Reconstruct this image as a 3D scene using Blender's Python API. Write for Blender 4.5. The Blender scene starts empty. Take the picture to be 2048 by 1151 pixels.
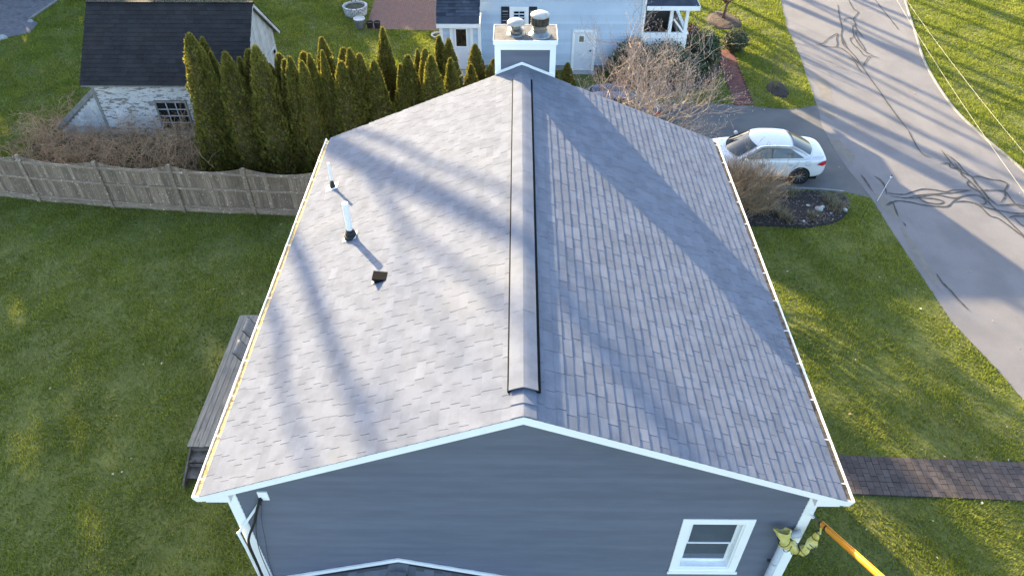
import bpy, math, random
import numpy as np
from mathutils import Matrix, Vector, Euler, Quaternion, noise as mnoise

R = math.radians
rng = random.Random(7)
nrng = np.random.default_rng(11)
SC = bpy.context.scene
COL = SC.collection

# ------------------------------------------------------------------ camera
CAM = Vector((-0.095, 0.0, 15.0))
cd = bpy.data.cameras.new('camera')
cd.sensor_width = 36.0
cd.lens = 36.0 * 1470.5 / 2048.0
cd.clip_start = 0.1
cd.clip_end = 500.0
cam = bpy.data.objects.new('camera', cd)
COL.objects.link(cam)
cam.location = CAM
cam.rotation_euler = (R(90 - 42.127), R(0.0), R(0.449))
SC.camera = cam

# ------------------------------------------------------------------ light
SUN_AZ, SUN_EL = R(31.5), R(16.7)         # azimuth from +Y towards -X
SV = Vector((-math.sin(SUN_AZ) * math.cos(SUN_EL), math.cos(SUN_AZ) * math.cos(SUN_EL), math.sin(SUN_EL)))
w = bpy.data.worlds.new('World')
SC.world = w
w.use_nodes = True
nt = w.node_tree
nt.nodes.clear()
sky = nt.nodes.new('ShaderNodeTexSky')
sky.sky_type = 'NISHITA'
sky.sun_disc = False
sky.sun_elevation = SUN_EL
sky.sun_rotation = -SUN_AZ
sky.altitude = 50
sky.air_density = 1.0
sky.dust_density = 1.75
sky.ozone_density = 1.6
bg = nt.nodes.new('ShaderNodeBackground')
bg.inputs['Strength'].default_value = 0.122
wo = nt.nodes.new('ShaderNodeOutputWorld')
nt.links.new(sky.outputs[0], bg.inputs[0])
nt.links.new(bg.outputs[0], wo.inputs[0])
sl = bpy.data.lights.new('sun', 'SUN')
sl.energy = 4.1
sl.angle = R(0.53)
sl.color = (1.0, 0.79, 0.47)
so = bpy.data.objects.new('sun', sl)
COL.objects.link(so)
so.rotation_euler = SV.to_track_quat('Z', 'Y').to_euler()
so.location = SV * 80
SC.view_settings.view_transform = 'Standard'
SC.view_settings.look = 'None'
SC.view_settings.exposure = 2.62
SC.view_settings.gamma = 1.0
SC.view_settings.use_curve_mapping = False
SC.cycles.max_bounces = 6
SC.cycles.use_denoising = True

# ------------------------------------------------------------------ materials
def new_mat(name):
    m = bpy.data.materials.new(name)
    m.use_nodes = True
    return m, m.node_tree, m.node_tree.nodes['Principled BSDF']

def noise_node(nt, vec, scale, detail=4.0, rough=0.55):
    n = nt.nodes.new('ShaderNodeTexNoise')
    n.inputs['Scale'].default_value = scale
    n.inputs['Detail'].default_value = detail
    n.inputs['Roughness'].default_value = rough
    if vec is not None:
        nt.links.new(vec, n.inputs['Vector'])
    return n.outputs[0]

def ramp(nt, val, lo, hi):
    m = nt.nodes.new('ShaderNodeMapRange')
    m.inputs['From Min'].default_value = lo
    m.inputs['From Max'].default_value = hi
    m.interpolation_type = 'SMOOTHSTEP'
    nt.links.new(val, m.inputs['Value'])
    return m.outputs[0]

def mixc(nt, fac, a, b, mode='MIX'):
    m = nt.nodes.new('ShaderNodeMix')
    m.data_type = 'RGBA'
    m.blend_type = mode
    for sock, val in ((m.inputs['Factor'], fac), (m.inputs['A'], a), (m.inputs['B'], b)):
        pass
    fi = m.inputs[0]; ai = m.inputs[6]; bi = m.inputs[7]
    for sock, val in ((fi, fac), (ai, a), (bi, b)):
        if isinstance(val, (int, float)):
            sock.default_value = val
        elif isinstance(val, tuple):
            sock.default_value = (*val[:3], 1.0)
        else:
            nt.links.new(val, sock)
    return m.outputs[2]

def math_node(nt, op, a, b=0.0):
    m = nt.nodes.new('ShaderNodeMath')
    m.operation = op
    for i, v in enumerate((a, b)):
        if isinstance(v, (int, float)):
            m.inputs[i].default_value = v
        else:
            nt.links.new(v, m.inputs[i])
    return m.outputs[0]

def vec_scaled(nt, base, s):
    m = nt.nodes.new('ShaderNodeMapping')
    m.inputs['Scale'].default_value = s
    nt.links.new(base, m.inputs['Vector'])
    return m.outputs[0]

def M(name, c1, c2=None, scale=4.0, rough=0.8, bump=0.0, bscale=60.0, tone=0.0, rnd=0.0, spec=0.3, metal=0.0,
      transl=0.0, stretch=None, layers=(), coord='pos', lo=0.35, hi=0.65, coat=0.0, bstretch=None):
    """c1..c2 mixed by noise; tone / rnd: brightness spread by the mesh's own tone attribute / per object;
    layers: (colour, scale, lo, hi, stretch, amount) patches laid over"""
    m, nt, p = new_mat(name)
    if coord == 'pos':
        g = nt.nodes.new('ShaderNodeNewGeometry'); base = g.outputs['Position']
    else:
        g = nt.nodes.new('ShaderNodeTexCoord'); base = g.outputs['Object']
    v = vec_scaled(nt, base, stretch) if stretch else base
    col = c1
    if c2 is not None:
        col = mixc(nt, ramp(nt, noise_node(nt, v, scale), lo, hi), c1, c2)
    for L in layers:
        lc, ls, l0, l1 = L[:4]
        lv = vec_scaled(nt, base, L[4]) if len(L) > 4 and L[4] else base
        f = ramp(nt, noise_node(nt, lv, ls, 5.0, 0.6), l0, l1)
        if len(L) > 5:
            f = math_node(nt, 'MULTIPLY', f, L[5])
        col = mixc(nt, f, col, lc)
    if tone:
        a = nt.nodes.new('ShaderNodeAttribute'); a.attribute_name = 'tone'
        f = math_node(nt, 'ADD', math_node(nt, 'MULTIPLY', a.outputs['Fac'], 2 * tone), 1 - tone)
        col = mixc(nt, 1.0, col, f, 'MULTIPLY')
    if rnd:
        a = nt.nodes.new('ShaderNodeObjectInfo')
        f = math_node(nt, 'ADD', math_node(nt, 'MULTIPLY', a.outputs['Random'], 2 * rnd), 1 - rnd)
        col = mixc(nt, 1.0, col, f, 'MULTIPLY')
    if isinstance(col, tuple):
        p.inputs['Base Color'].default_value = (*col[:3], 1)
    else:
        nt.links.new(col, p.inputs['Base Color'])
    p.inputs['Roughness'].default_value = rough
    p.inputs['Metallic'].default_value = metal
    p.inputs['Specular IOR Level'].default_value = spec
    if coat:
        p.inputs['Coat Weight'].default_value = coat
        p.inputs['Coat Roughness'].default_value = 0.04
    if bump:
        b = nt.nodes.new('ShaderNodeBump')
        b.inputs['Strength'].default_value = bump
        b.inputs['Distance'].default_value = 0.02
        bv = vec_scaled(nt, base, bstretch) if bstretch else (v if stretch else base)
        nt.links.new(noise_node(nt, bv, bscale, 3.0), b.inputs['Height'])
        nt.links.new(b.outputs[0], p.inputs['Normal'])
    if transl:
        t = nt.nodes.new('ShaderNodeBsdfTranslucent')
        if isinstance(col, tuple):
            t.inputs[0].default_value = (*col[:3], 1)
        else:
            nt.links.new(col, t.inputs[0])
        mx = nt.nodes.new('ShaderNodeMixShader')
        mx.inputs[0].default_value = transl
        out = nt.nodes['Material Output']
        nt.links.new(p.outputs[0], mx.inputs[1])
        nt.links.new(t.outputs[0], mx.inputs[2])
        nt.links.new(mx.outputs[0], out.inputs['Surface'])
    return m

MAT = {}
MAT['lawn'] = M('lawn_soil', (0.09672, 0.1087, 0.02679), (0.1269, 0.1352, 0.03348), 1.3, 0.95, 0.5, 35,
                layers=[((0.133, 0.1268, 0.04464), 0.45, 0.52, 0.72, None, 0.6), ((0.06045, 0.08452, 0.02009), 9.0, 0.5, 0.75)])
MAT['grass'] = M('grass_blades', (0.1671, 0.1996, 0.02627), (0.2336, 0.2601, 0.04059), 0.9, 0.7, tone=0.55, spec=0.25, transl=0.45,
                 layers=[((0.3115, 0.2949, 0.08953), 0.5, 0.52, 0.75, None, 0.5), ((0.1203, 0.1739, 0.02627), 0.23, 0.5, 0.7, None, 0.5)])
MAT['asphalt'] = M('road_asphalt', (0.1414, 0.1355, 0.1411), (0.1675, 0.1606, 0.1667), 0.7, 0.9, 0.35, 90,
                   layers=[((0.09687, 0.09423, 0.09919), 45, 0.55, 0.72, None, 0.6), ((0.1936, 0.1805, 0.1809), 0.35, 0.5, 0.75, (2.5, 0.5, 1), 0.6),
                           ((0.2533, 0.243, 0.2539), 70, 0.66, 0.72, None, 0.5)])
MAT['drive'] = M('driveway_asphalt', (0.0918, 0.09072, 0.09396), (0.1166, 0.1145, 0.1145), 0.8, 0.9, 0.35, 90,
                 layers=[((0.2052, 0.1944, 0.1836), 0.5, 0.55, 0.75, None, 0.5), ((0.0756, 0.0756, 0.0756), 50, 0.55, 0.7, None, 0.6)])
MAT['tar'] = M('crack_tar', (0.03763, 0.03763, 0.04032), (0.0672, 0.06451, 0.06182), 6, 0.75, spec=0.2)
MAT['sand'] = M('road_sand', (0.1462, 0.136, 0.1224), (0.17, 0.1564, 0.1394), 3, 0.95, 0.3, 60)
MAT['kerb'] = M('kerb_stone', (0.1971, 0.19, 0.1792), (0.2509, 0.2437, 0.2294), 3, 0.8, 0.2, 30)
MAT['shingle'] = M('roof_shingle', (0.1376, 0.1512, 0.1899), (0.1672, 0.183, 0.2273), 3.6, 0.95, 0.55, 130, tone=0.095, spec=0.15,
                   layers=[((0.08605, 0.09165, 0.1053), 160, 0.5, 0.75, None, 0.55), ((0.1937, 0.2017, 0.2186), 0.55, 0.52, 0.75, None, 0.35)])
MAT['roofdeck'] = M('roof_deck', (0.10, 0.10, 0.105), rough=0.95)
MAT['black'] = M('black_plastic', (0.010, 0.010, 0.011), rough=0.9, spec=0.04)
MAT['rubber'] = M('black_rubber', (0.02, 0.02, 0.022), (0.035, 0.033, 0.03), 20, 0.7)
MAT['white'] = M('white_trim', (0.9, 0.8865, 0.8595), (0.8907, 0.8601, 0.8224), 2.5, 0.5, 0.05, 12, spec=0.35,
                 layers=[((0.6432, 0.5973, 0.5328), 5.0, 0.60, 0.85, (1, 1, 0.4), 0.35)])
MAT['whitepvc'] = M('white_pvc', (0.864, 0.864, 0.864), (0.7992, 0.7992, 0.7884), 6, 0.4)
MAT['siding'] = M('slate_siding', (0.1152, 0.1245, 0.1599), (0.1289, 0.1391, 0.177), 1.5, 0.55, 0.1, 40, rnd=0.055, spec=0.3,
                  stretch=(1.0, 1.0, 6.0), layers=[((0.1554, 0.1645, 0.2025), 2.6, 0.56, 0.72, (0.5, 1, 14), 0.4), ((0.1036, 0.1139, 0.1492), 3.5, 0.58, 0.74, (0.4, 1, 16), 0.4)])
MAT['bluesiding'] = M('pale_blue_siding', (0.46, 0.5405, 0.6325), (0.506, 0.5865, 0.667), 1.2, 0.55, 0.05, 30, rnd=0.06, spec=0.3,
                      layers=[((0.391, 0.4715, 0.552), 2.0, 0.58, 0.8, (1, 1, 3), 0.4)])
MAT['glass'] = M('window_glass', (0.075, 0.088, 0.115), (0.09, 0.105, 0.135), 1.5, 0.03, spec=0.6)  # slate-blue base puts the reflected sky into the pane colour
MAT['screen'] = M('insect_screen', (0.075, 0.09, 0.12), (0.085, 0.10, 0.135), 3, 0.45, spec=0.45)
MAT['darkglass'] = M('dark_glass', (0.012, 0.013, 0.015), rough=0.05, spec=0.5)
MAT['shutter'] = M('dark_shutter', (0.018, 0.016, 0.022), (0.03, 0.026, 0.034), 8, 0.5)
MAT['galv'] = M('galvanised_metal', (0.308, 0.308, 0.3024), (0.224, 0.224, 0.224), 9, 0.38, 0.1, 25, metal=0.85,
                layers=[((0.1344, 0.112, 0.084), 7, 0.58, 0.78, None, 0.5)])
MAT['capwhite'] = M('cap_paint', (0.4044, 0.394, 0.3732), (0.3214, 0.311, 0.2903), 10, 0.4, 0.1, 25)
MAT['sootmesh'] = M('sooty_screen', (0.02, 0.018, 0.016), (0.07, 0.055, 0.04), 30, 0.7, stretch=(1, 1, 0.2))
MAT['capsheet'] = M('chimney_pan', (0.1285, 0.1257, 0.1277), (0.09282, 0.08686, 0.08379), 4, 0.7, 0.2, 20,
                    layers=[((0.05712, 0.0425, 0.03192), 6, 0.5, 0.7, None, 0.8), ((0.0357, 0.03696, 0.0399), 3.2, 0.56, 0.75, None, 0.7), ((0.1785, 0.1811, 0.1835), 9, 0.6, 0.75, None, 0.6)])
MAT['debris'] = M('gutter_leaf_litter', (0.4125, 0.2754, 0.1125), (0.5775, 0.4374, 0.2025), 14, 0.9, 0.6, 60, layers=[((0.1375, 0.0972, 0.0675), 20, 0.55, 0.7)])
MAT['debris_dark'] = M('gutter_dark_litter', (0.12, 0.085, 0.055), (0.20, 0.15, 0.10), 14, 0.9, 0.6, 60, layers=[((0.05, 0.035, 0.02), 9, 0.52, 0.66)])  # darker brown litter, used in the right gutter
MAT['deck'] = M('weathered_deck', (0.187, 0.162, 0.1319), (0.2712, 0.2364, 0.1957), 3, 0.85, 0.4, 30, rnd=0.14, stretch=(10, 0.7, 1),
                layers=[((0.0935, 0.08317, 0.07191), 3, 0.55, 0.72, (4, 0.5, 1), 0.8)])
MAT['deckdark'] = M('dark_deck_wood', (0.085, 0.07, 0.06), (0.15, 0.13, 0.11), 4, 0.85, 0.3, 30, stretch=(1, 1, 6),
                    layers=[((0.04, 0.035, 0.03), 5, 0.55, 0.7)])
MAT['fence'] = M('weathered_fence', (0.2035, 0.1454, 0.1045), (0.3012, 0.2181, 0.1577), 5, 0.9, 0.4, 40, rnd=0.28, stretch=(6, 6, 0.5),
                 layers=[((0.6516, 0.5385, 0.4446), 5, 0.60, 0.72, (7, 7, 0.45), 0.6), ((0.1955, 0.1279, 0.08334), 2.0, 0.5, 0.7, (1, 1, 1), 0.55),
                         ((0.864, 0.7404, 0.5335), 16, 0.63, 0.68, None, 0.9), ((0.1466, 0.148, 0.05558), 1.4, 0.60, 0.8, None, 0.5)])
MAT['fencerail'] = M('fence_rail', (0.2297, 0.1645, 0.1203), (0.3216, 0.2379, 0.1757), 5, 0.9, 0.3, 40, rnd=0.1, stretch=(0.6, 3, 3),
                     layers=[((0.864, 0.7592, 0.5438), 12, 0.60, 0.68, None, 0.9), ((0.1531, 0.1076, 0.07321), 3, 0.55, 0.75, None, 0.6)])
MAT['peel'] = M('peeling_white_paint', (0.5481, 0.5355, 0.533), (0.4774, 0.4675, 0.4683), 3, 0.8, 0.3, 30, rnd=0.08,
                layers=[((0.1768, 0.1615, 0.1453), 3.2, 0.52, 0.58, (1.0, 1.0, 3.5), 0.95), ((0.1414, 0.1275, 0.113), 9, 0.58, 0.63, (1.2, 1, 4), 0.9)])
MAT['peel2'] = M('bleached_boards', (0.391, 0.384, 0.38), (0.4826, 0.472, 0.4636), 3, 0.8, 0.3, 30, rnd=0.12,
                 layers=[((0.1997, 0.184, 0.1672), 4, 0.55, 0.68, (1.0, 5.0, 0.6), 0.8)])
MAT['bareboard'] = M('bare_grey_board', (0.18, 0.171, 0.1575), (0.243, 0.234, 0.216), 5, 0.9, 0.3, 30)
MAT['shedroof'] = M('shed_shingle', (0.0204, 0.01836, 0.01965), (0.02856, 0.02509, 0.02601), 1.6, 0.9, 0.4, 60, tone=0.2,
                    layers=[((0.034, 0.02632, 0.02428), 0.5, 0.5, 0.7, None, 0.7), ((0.306, 0.2754, 0.2428), 7, 0.745, 0.77)])
MAT['darkroof'] = M('charcoal_shingle', (0.036, 0.044, 0.06), (0.052, 0.06, 0.0784), 2.5, 0.9, 0.4, 60, tone=0.4)
MAT['porchshingle'] = M('porch_shingle', (0.1395, 0.1485, 0.1665), (0.1665, 0.1755, 0.1935), 3, 0.95, 0.5, 120, tone=0.25)
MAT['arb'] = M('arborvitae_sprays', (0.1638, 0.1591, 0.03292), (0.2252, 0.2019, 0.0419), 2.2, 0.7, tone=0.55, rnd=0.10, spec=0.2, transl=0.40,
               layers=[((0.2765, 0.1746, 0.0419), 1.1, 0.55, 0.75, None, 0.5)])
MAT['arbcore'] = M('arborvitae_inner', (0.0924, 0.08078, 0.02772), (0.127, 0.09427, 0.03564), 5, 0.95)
MAT['woods'] = M('pine_needles', (0.03, 0.045, 0.018), (0.04, 0.055, 0.02), 2, 0.8, transl=0.15)
MAT['bark'] = M('grey_bark', (0.16, 0.135, 0.11), (0.24, 0.21, 0.18), 8, 0.9, 0.4, 40, stretch=(1, 1, 0.3))
MAT['palebark'] = M('pale_magnolia_bark', (0.2582, 0.2021, 0.1638), (0.3443, 0.2752, 0.2268), 6, 0.85, 0.2, 40, layers=[((0.2104, 0.172, 0.1008), 2.5, 0.55, 0.75, None, 0.6)])
MAT['mossbark'] = M('mossy_bark', (0.26, 0.20, 0.13), (0.34, 0.28, 0.19), 7, 0.9, 0.4, 40, layers=[((0.17, 0.15, 0.03), 3, 0.45, 0.62)])
MAT['twigbrown'] = M('brown_twigs', (0.204, 0.15, 0.102), (0.3, 0.228, 0.156), 3, 0.85)
MAT['twigred'] = M('red_brown_twigs', (0.10, 0.055, 0.045), (0.16, 0.09, 0.065), 3, 0.85)
MAT['twiggrey'] = M('bramble_twigs', (0.37, 0.2286, 0.1274), (0.5451, 0.347, 0.194), 2, 0.85)
MAT['twiggreen'] = M('green_stems', (0.14, 0.13, 0.05), (0.20, 0.18, 0.07), 3, 0.85)
MAT['bud'] = M('magnolia_buds', (0.42, 0.36, 0.32), (0.40, 0.30, 0.28), 5, 0.8)
MAT['leafdark'] = M('rhododendron_leaves', (0.0378, 0.062, 0.026), (0.06075, 0.08525, 0.0364), 4, 0.5, tone=0.5, spec=0.5, transl=0.12,
                    layers=[((0.135, 0.155, 0.0975), 6, 0.58, 0.72, None, 0.5)])
MAT['leafbox'] = M('boxwood_leaves', (0.07, 0.085, 0.040), (0.11, 0.115, 0.058), 5, 0.6, tone=0.5, transl=0.15,
                   layers=[((0.17, 0.13, 0.075), 4, 0.55, 0.7, None, 0.6)])
MAT['leafred'] = M('russet_leaves', (0.10, 0.05, 0.04), (0.14, 0.08, 0.055), 5, 0.7, tone=0.5, transl=0.15)
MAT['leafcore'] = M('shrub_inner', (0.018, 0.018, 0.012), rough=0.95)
MAT['mulch'] = M('bark_mulch', (0.0224, 0.0184, 0.0184), (0.0384, 0.032, 0.0296), 9, 0.95, 0.9, 40, layers=[((0.104, 0.088, 0.076), 22, 0.60, 0.68, None, 0.8)])
MAT['mulchbrown'] = M('brown_mulch', (0.060, 0.040, 0.030), (0.085, 0.06, 0.045), 7, 0.95, 0.9, 40, layers=[((0.045, 0.032, 0.026), 15, 0.55, 0.68)])
MAT['chips'] = M('mulch_chips', (0.075, 0.063, 0.06), (0.15, 0.1275, 0.1125), 15, 0.95, tone=0.6)
MAT['stone'] = M('bed_stone', (0.30, 0.30, 0.29), (0.42, 0.41, 0.39), 8, 0.85, 0.4, 25, rnd=0.25)
MAT['drygrass'] = M('dry_perennial', (0.19, 0.165, 0.10), (0.26, 0.225, 0.15), 4, 0.9, tone=0.4, transl=0.2)
MAT['litter'] = M('fallen_leaf', (0.34, 0.28, 0.17), (0.46, 0.40, 0.28), 8, 0.9, tone=0.4)
MAT['redbrick'] = M('red_brick', (0.15, 0.055, 0.044), (0.11, 0.045, 0.038), 5, 0.9, 0.3, 50, rnd=0.3, layers=[((0.1, 0.085, 0.08), 3, 0.55, 0.75, None, 0.5)])
MAT['paver'] = M('clay_paver', (0.06075, 0.04935, 0.0486), (0.081, 0.0661, 0.06318), 4, 0.9, 0.4, 60, rnd=0.2, layers=[((0.04275, 0.03613, 0.03791), 2.0, 0.52, 0.75, None, 0.5), ((0.1035, 0.08813, 0.08505), 18, 0.62, 0.75, None, 0.5)])
MAT['joint'] = M('dark_joint_sand', (0.045, 0.042, 0.035), (0.06, 0.06, 0.04), 20, 0.95)
MAT['gravel'] = M('dark_gravel', (0.115, 0.112, 0.125), (0.165, 0.16, 0.17), 6, 0.95, 0.8, 50, layers=[((0.26, 0.26, 0.27), 30, 0.6, 0.7), ((0.07, 0.065, 0.065), 2.0, 0.5, 0.7, None, 0.6)])
MAT['carwhite'] = M('white_car_paint', (0.576, 0.576, 0.585), (0.549, 0.549, 0.558), 3, 0.28, spec=0.5, coat=0.8)
MAT['carblue'] = M('dark_blue_paint', (0.035, 0.04, 0.085), rough=0.25, spec=0.5, coat=0.8)
MAT['carglass'] = M('car_glass', (0.018, 0.024, 0.027), (0.03, 0.036, 0.0372), 2, 0.04, spec=0.7)
MAT['tyre'] = M('tyre_rubber', (0.016, 0.016, 0.017), rough=0.8)
MAT['alloy'] = M('machined_alloy', (0.55, 0.55, 0.56), rough=0.3, metal=0.9)
MAT['alloydark'] = M('dark_wheel_face', (0.02, 0.02, 0.022), rough=0.35)
MAT['taillight'] = M('red_lens', (0.42, 0.012, 0.018), rough=0.1, spec=0.5)
MAT['seam'] = M('panel_gap', (0.10, 0.10, 0.105), rough=0.7)
MAT['orange'] = M('orange_line_cover', (0.74, 0.27, 0.012), (0.66, 0.23, 0.010), 2, 0.4, spec=0.4, layers=[((0.45, 0.16, 0.01), 6, 0.60, 0.8, (1, 1, 1), 0.5)])
MAT['yellow'] = M('yellow_rubber_blanket', (0.551, 0.4508, 0.091), (0.608, 0.539, 0.234), 7, 0.6, 0.5, 14, layers=[((0.589, 0.588, 0.546), 5, 0.55, 0.7, None, 0.6), ((0.2375, 0.2156, 0.065), 9, 0.62, 0.75, None, 0.5)])
MAT['cable'] = M('black_cable', (0.016, 0.016, 0.017), rough=0.55)
MAT['wire'] = M('aluminium_wire', (0.07, 0.07, 0.07), rough=0.4)
MAT['greypipe'] = M('grey_painted_pipe', (0.50, 0.51, 0.53), (0.44, 0.45, 0.47), 4, 0.5, layers=[((0.33, 0.33, 0.34), 7, 0.58, 0.75, None, 0.5)])
MAT['sling'] = M('grey_sling_fabric', (0.27, 0.25, 0.235), (0.31, 0.29, 0.27), 12, 0.8)
MAT['chairframe'] = M('dark_chair_frame', (0.03, 0.028, 0.027), rough=0.5)
MAT['foundation'] = M('concrete_foundation', (0.24, 0.24, 0.24), (0.3, 0.3, 0.3), 5, 0.9, 0.2, 30)
MAT['concrete'] = M('concrete_step', (0.36, 0.35, 0.34), (0.42, 0.41, 0.40), 5, 0.9, 0.2, 30)
MAT['pot'] = M('grey_planter', (0.13, 0.14, 0.155), (0.17, 0.18, 0.19), 6, 0.7)
MAT['potdark'] = M('black_planter', (0.015, 0.013, 0.014), (0.03, 0.025, 0.025), 6, 0.7)
MAT['soil'] = M('potting_soil', (0.03, 0.028, 0.024), (0.05, 0.06, 0.03), 12, 0.95)
MAT['wicker'] = M('white_stone_ring', (0.50, 0.50, 0.50), (0.38, 0.38, 0.39), 10, 0.85, rnd=0.2)
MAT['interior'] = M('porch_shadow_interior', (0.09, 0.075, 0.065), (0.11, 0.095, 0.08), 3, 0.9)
MAT['doorwhite'] = M('white_door_paint', (0.74, 0.74, 0.76), (0.70, 0.70, 0.72), 2, 0.5, layers=[((0.55, 0.55, 0.56), 4, 0.6, 0.8, (1, 1, 0.4), 0.4)])

# patio: bricks under five pixels each, so the pattern is left to the material
def patio_mat():
    m, nt, p = new_mat('patio_brick')
    g = nt.nodes.new('ShaderNodeNewGeometry')
    mp = nt.nodes.new('ShaderNodeMapping'); mp.inputs['Rotation'].default_value = (0, 0, R(90))
    nt.links.new(g.outputs['Position'], mp.inputs['Vector'])
    b = nt.nodes.new('ShaderNodeTexBrick')
    b.inputs['Scale'].default_value = 1.0
    b.inputs['Brick Width'].default_value = 0.21
    b.inputs['Row Height'].default_value = 0.105
    b.inputs['Mortar Size'].default_value = 0.008
    b.inputs['Color1'].default_value = (0.155, 0.056, 0.046, 1)
    b.inputs['Color2'].default_value = (0.095, 0.04, 0.036, 1)
    b.inputs['Mortar'].default_value = (0.10, 0.085, 0.075, 1)
    nt.links.new(mp.outputs[0], b.inputs['Vector'])
    f = ramp(nt, noise_node(nt, g.outputs['Position'], 1.6), 0.45, 0.7)
    col = mixc(nt, math_node(nt, 'MULTIPLY', f, 0.5), b.outputs['Color'], (0.095, 0.062, 0.056))
    nt.links.new(col, p.inputs['Base Color'])
    p.inputs['Roughness'].default_value = 0.9
    bp = nt.nodes.new('ShaderNodeBump'); bp.inputs['Strength'].default_value = 0.5; bp.inputs['Distance'].default_value = 0.01
    bp.invert = True
    nt.links.new(b.outputs['Fac'], bp.inputs['Height'])
    nt.links.new(bp.outputs[0], p.inputs['Normal'])
    return m
MAT['patio'] = patio_mat()

# ------------------------------------------------------------------ mesh helpers
class MB:
    def __init__(s):
        s.v = []; s.f = []; s.t = []
    def add(s, verts, faces, tone=0.5):
        n = len(s.v)
        s.v.extend([tuple(v) for v in verts])
        s.f.extend([tuple(i + n for i in f) for f in faces])
        s.t.extend([tone] * len(faces))
        return s
    def box(s, x0, x1, y0, y1, z0, z1, tone=0.5):
        v = [(x0, y0, z0), (x1, y0, z0), (x1, y1, z0), (x0, y1, z0), (x0, y0, z1), (x1, y0, z1), (x1, y1, z1), (x0, y1, z1)]
        f = [(3, 2, 1, 0), (4, 5, 6, 7), (0, 1, 5, 4), (1, 2, 6, 5), (2, 3, 7, 6), (3, 0, 4, 7)]
        return s.add(v, f, tone)
    def bar(s, a, b, wd, ht, up=(0, 0, 1), tone=0.5):
        a = Vector(a); b = Vector(b); d = (b - a).normalized(); up = Vector(up)
        side = d.cross(up)
        if side.length < 1e-4:
            side = d.cross(Vector((1, 0, 0)))
        side.normalize(); u = side.cross(d).normalized()
        v = []
        for p in (a, b):
            for i, j in ((-1, -1), (1, -1), (1, 1), (-1, 1)):
                v.append(p + side * (i * wd / 2) + u * (j * ht / 2))
        return s.add(v, [(3, 2, 1, 0), (4, 5, 6, 7), (0, 1, 5, 4), (1, 2, 6, 5), (2, 3, 7, 6), (3, 0, 4, 7)], tone)
    def tube(s, pts, rad, n=6, cap=True, tone=0.5):
        pts = [Vector(p) for p in pts]
        if isinstance(rad, (int, float)):
            rad = [rad] * len(pts)
        d0 = (pts[1] - pts[0]).normalized()
        ref = Vector((0, 0, 1)) if abs(d0.z) < 0.9 else Vector((1, 0, 0))
        x = d0.cross(ref).normalized()
        v = []
        for i, p in enumerate(pts):
            if i == 0: d = d0
            elif i == len(pts) - 1: d = (pts[i] - pts[i - 1]).normalized()
            else: d = (pts[i + 1] - pts[i - 1]).normalized()
            x = (x - d * x.dot(d))
            if x.length < 1e-5: x = d.orthogonal()
            x.normalize(); y = d.cross(x)
            for k in range(n):
                a = 2 * math.pi * k / n
                v.append(p + (x * math.cos(a) + y * math.sin(a)) * rad[i])
        f = []
        for i in range(len(pts) - 1):
            for k in range(n):
                k2 = (k + 1) % n
                f.append((i * n + k, i * n + k2, (i + 1) * n + k2, (i + 1) * n + k))
        if cap:
            f.append(tuple(range(n - 1, -1, -1)))
            f.append(tuple((len(pts) - 1) * n + k for k in range(n)))
        return s.add(v, f, tone)
    def lathe(s, prof, c=(0, 0, 0), n=24, axis=None, tone=0.5):
        v = []; f = []
        q = Vector((0, 0, 1)).rotation_difference(Vector(axis)) if axis is not None else None
        c = Vector(c)
        for r, z in prof:
            for k in range(n):
                a = 2 * math.pi * k / n
                p = Vector((r * math.cos(a), r * math.sin(a), z))
                if q: p = q @ p
                v.append(c + p)
        for i in range(len(prof) - 1):
            for k in range(n):
                k2 = (k + 1) % n
                f.append((i * n + k, i * n + k2, (i + 1) * n + k2, (i + 1) * n + k))
        f.append(tuple(range(n - 1, -1, -1)))
        f.append(tuple((len(prof) - 1) * n + k for k in range(n)))
        return s.add(v, f, tone)
    def prism(s, poly, z0, z1, tone=0.5):
        n = len(poly)
        v = [(x, y, z0) for x, y in poly] + [(x, y, z1) for x, y in poly]
        f = [tuple(range(n - 1, -1, -1)), tuple(range(n, 2 * n))]
        f += [(i, (i + 1) % n, n + (i + 1) % n, n + i) for i in range(n)]
        return s.add(v, f, tone)
    def prism_y(s, poly, y0, y1, tone=0.5):      # polygon in x,z extruded along y
        n = len(poly)
        v = [(x, y0, z) for x, z in poly] + [(x, y1, z) for x, z in poly]
        f = [tuple(range(n)), tuple(range(2 * n - 1, n - 1, -1))]
        f += [((i + 1) % n, i, n + i, n + (i + 1) % n) for i in range(n)]
        return s.add(v, f, tone)
    def prism_x(s, poly, x0, x1, tone=0.5):      # polygon in y,z extruded along x
        n = len(poly)
        v = [(x0, y, z) for y, z in poly] + [(x1, y, z) for y, z in poly]
        f = [tuple(range(n - 1, -1, -1)), tuple(range(n, 2 * n))]
        f += [(i, (i + 1) % n, n + (i + 1) % n, n + i) for i in range(n)]
        return s.add(v, f, tone)
    def mesh(s, name, mat, smooth=False):
        m = bpy.data.meshes.new(name)
        m.from_pydata(s.v, [], s.f)
        a = m.attributes.new('tone', 'FLOAT', 'FACE')
        a.data.foreach_set('value', s.t)
        m.materials.append(MAT[mat] if isinstance(mat, str) else mat)
        if smooth:
            m.polygons.foreach_set('use_smooth', [True] * len(m.polygons))
        m.update()
        return m

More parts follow.
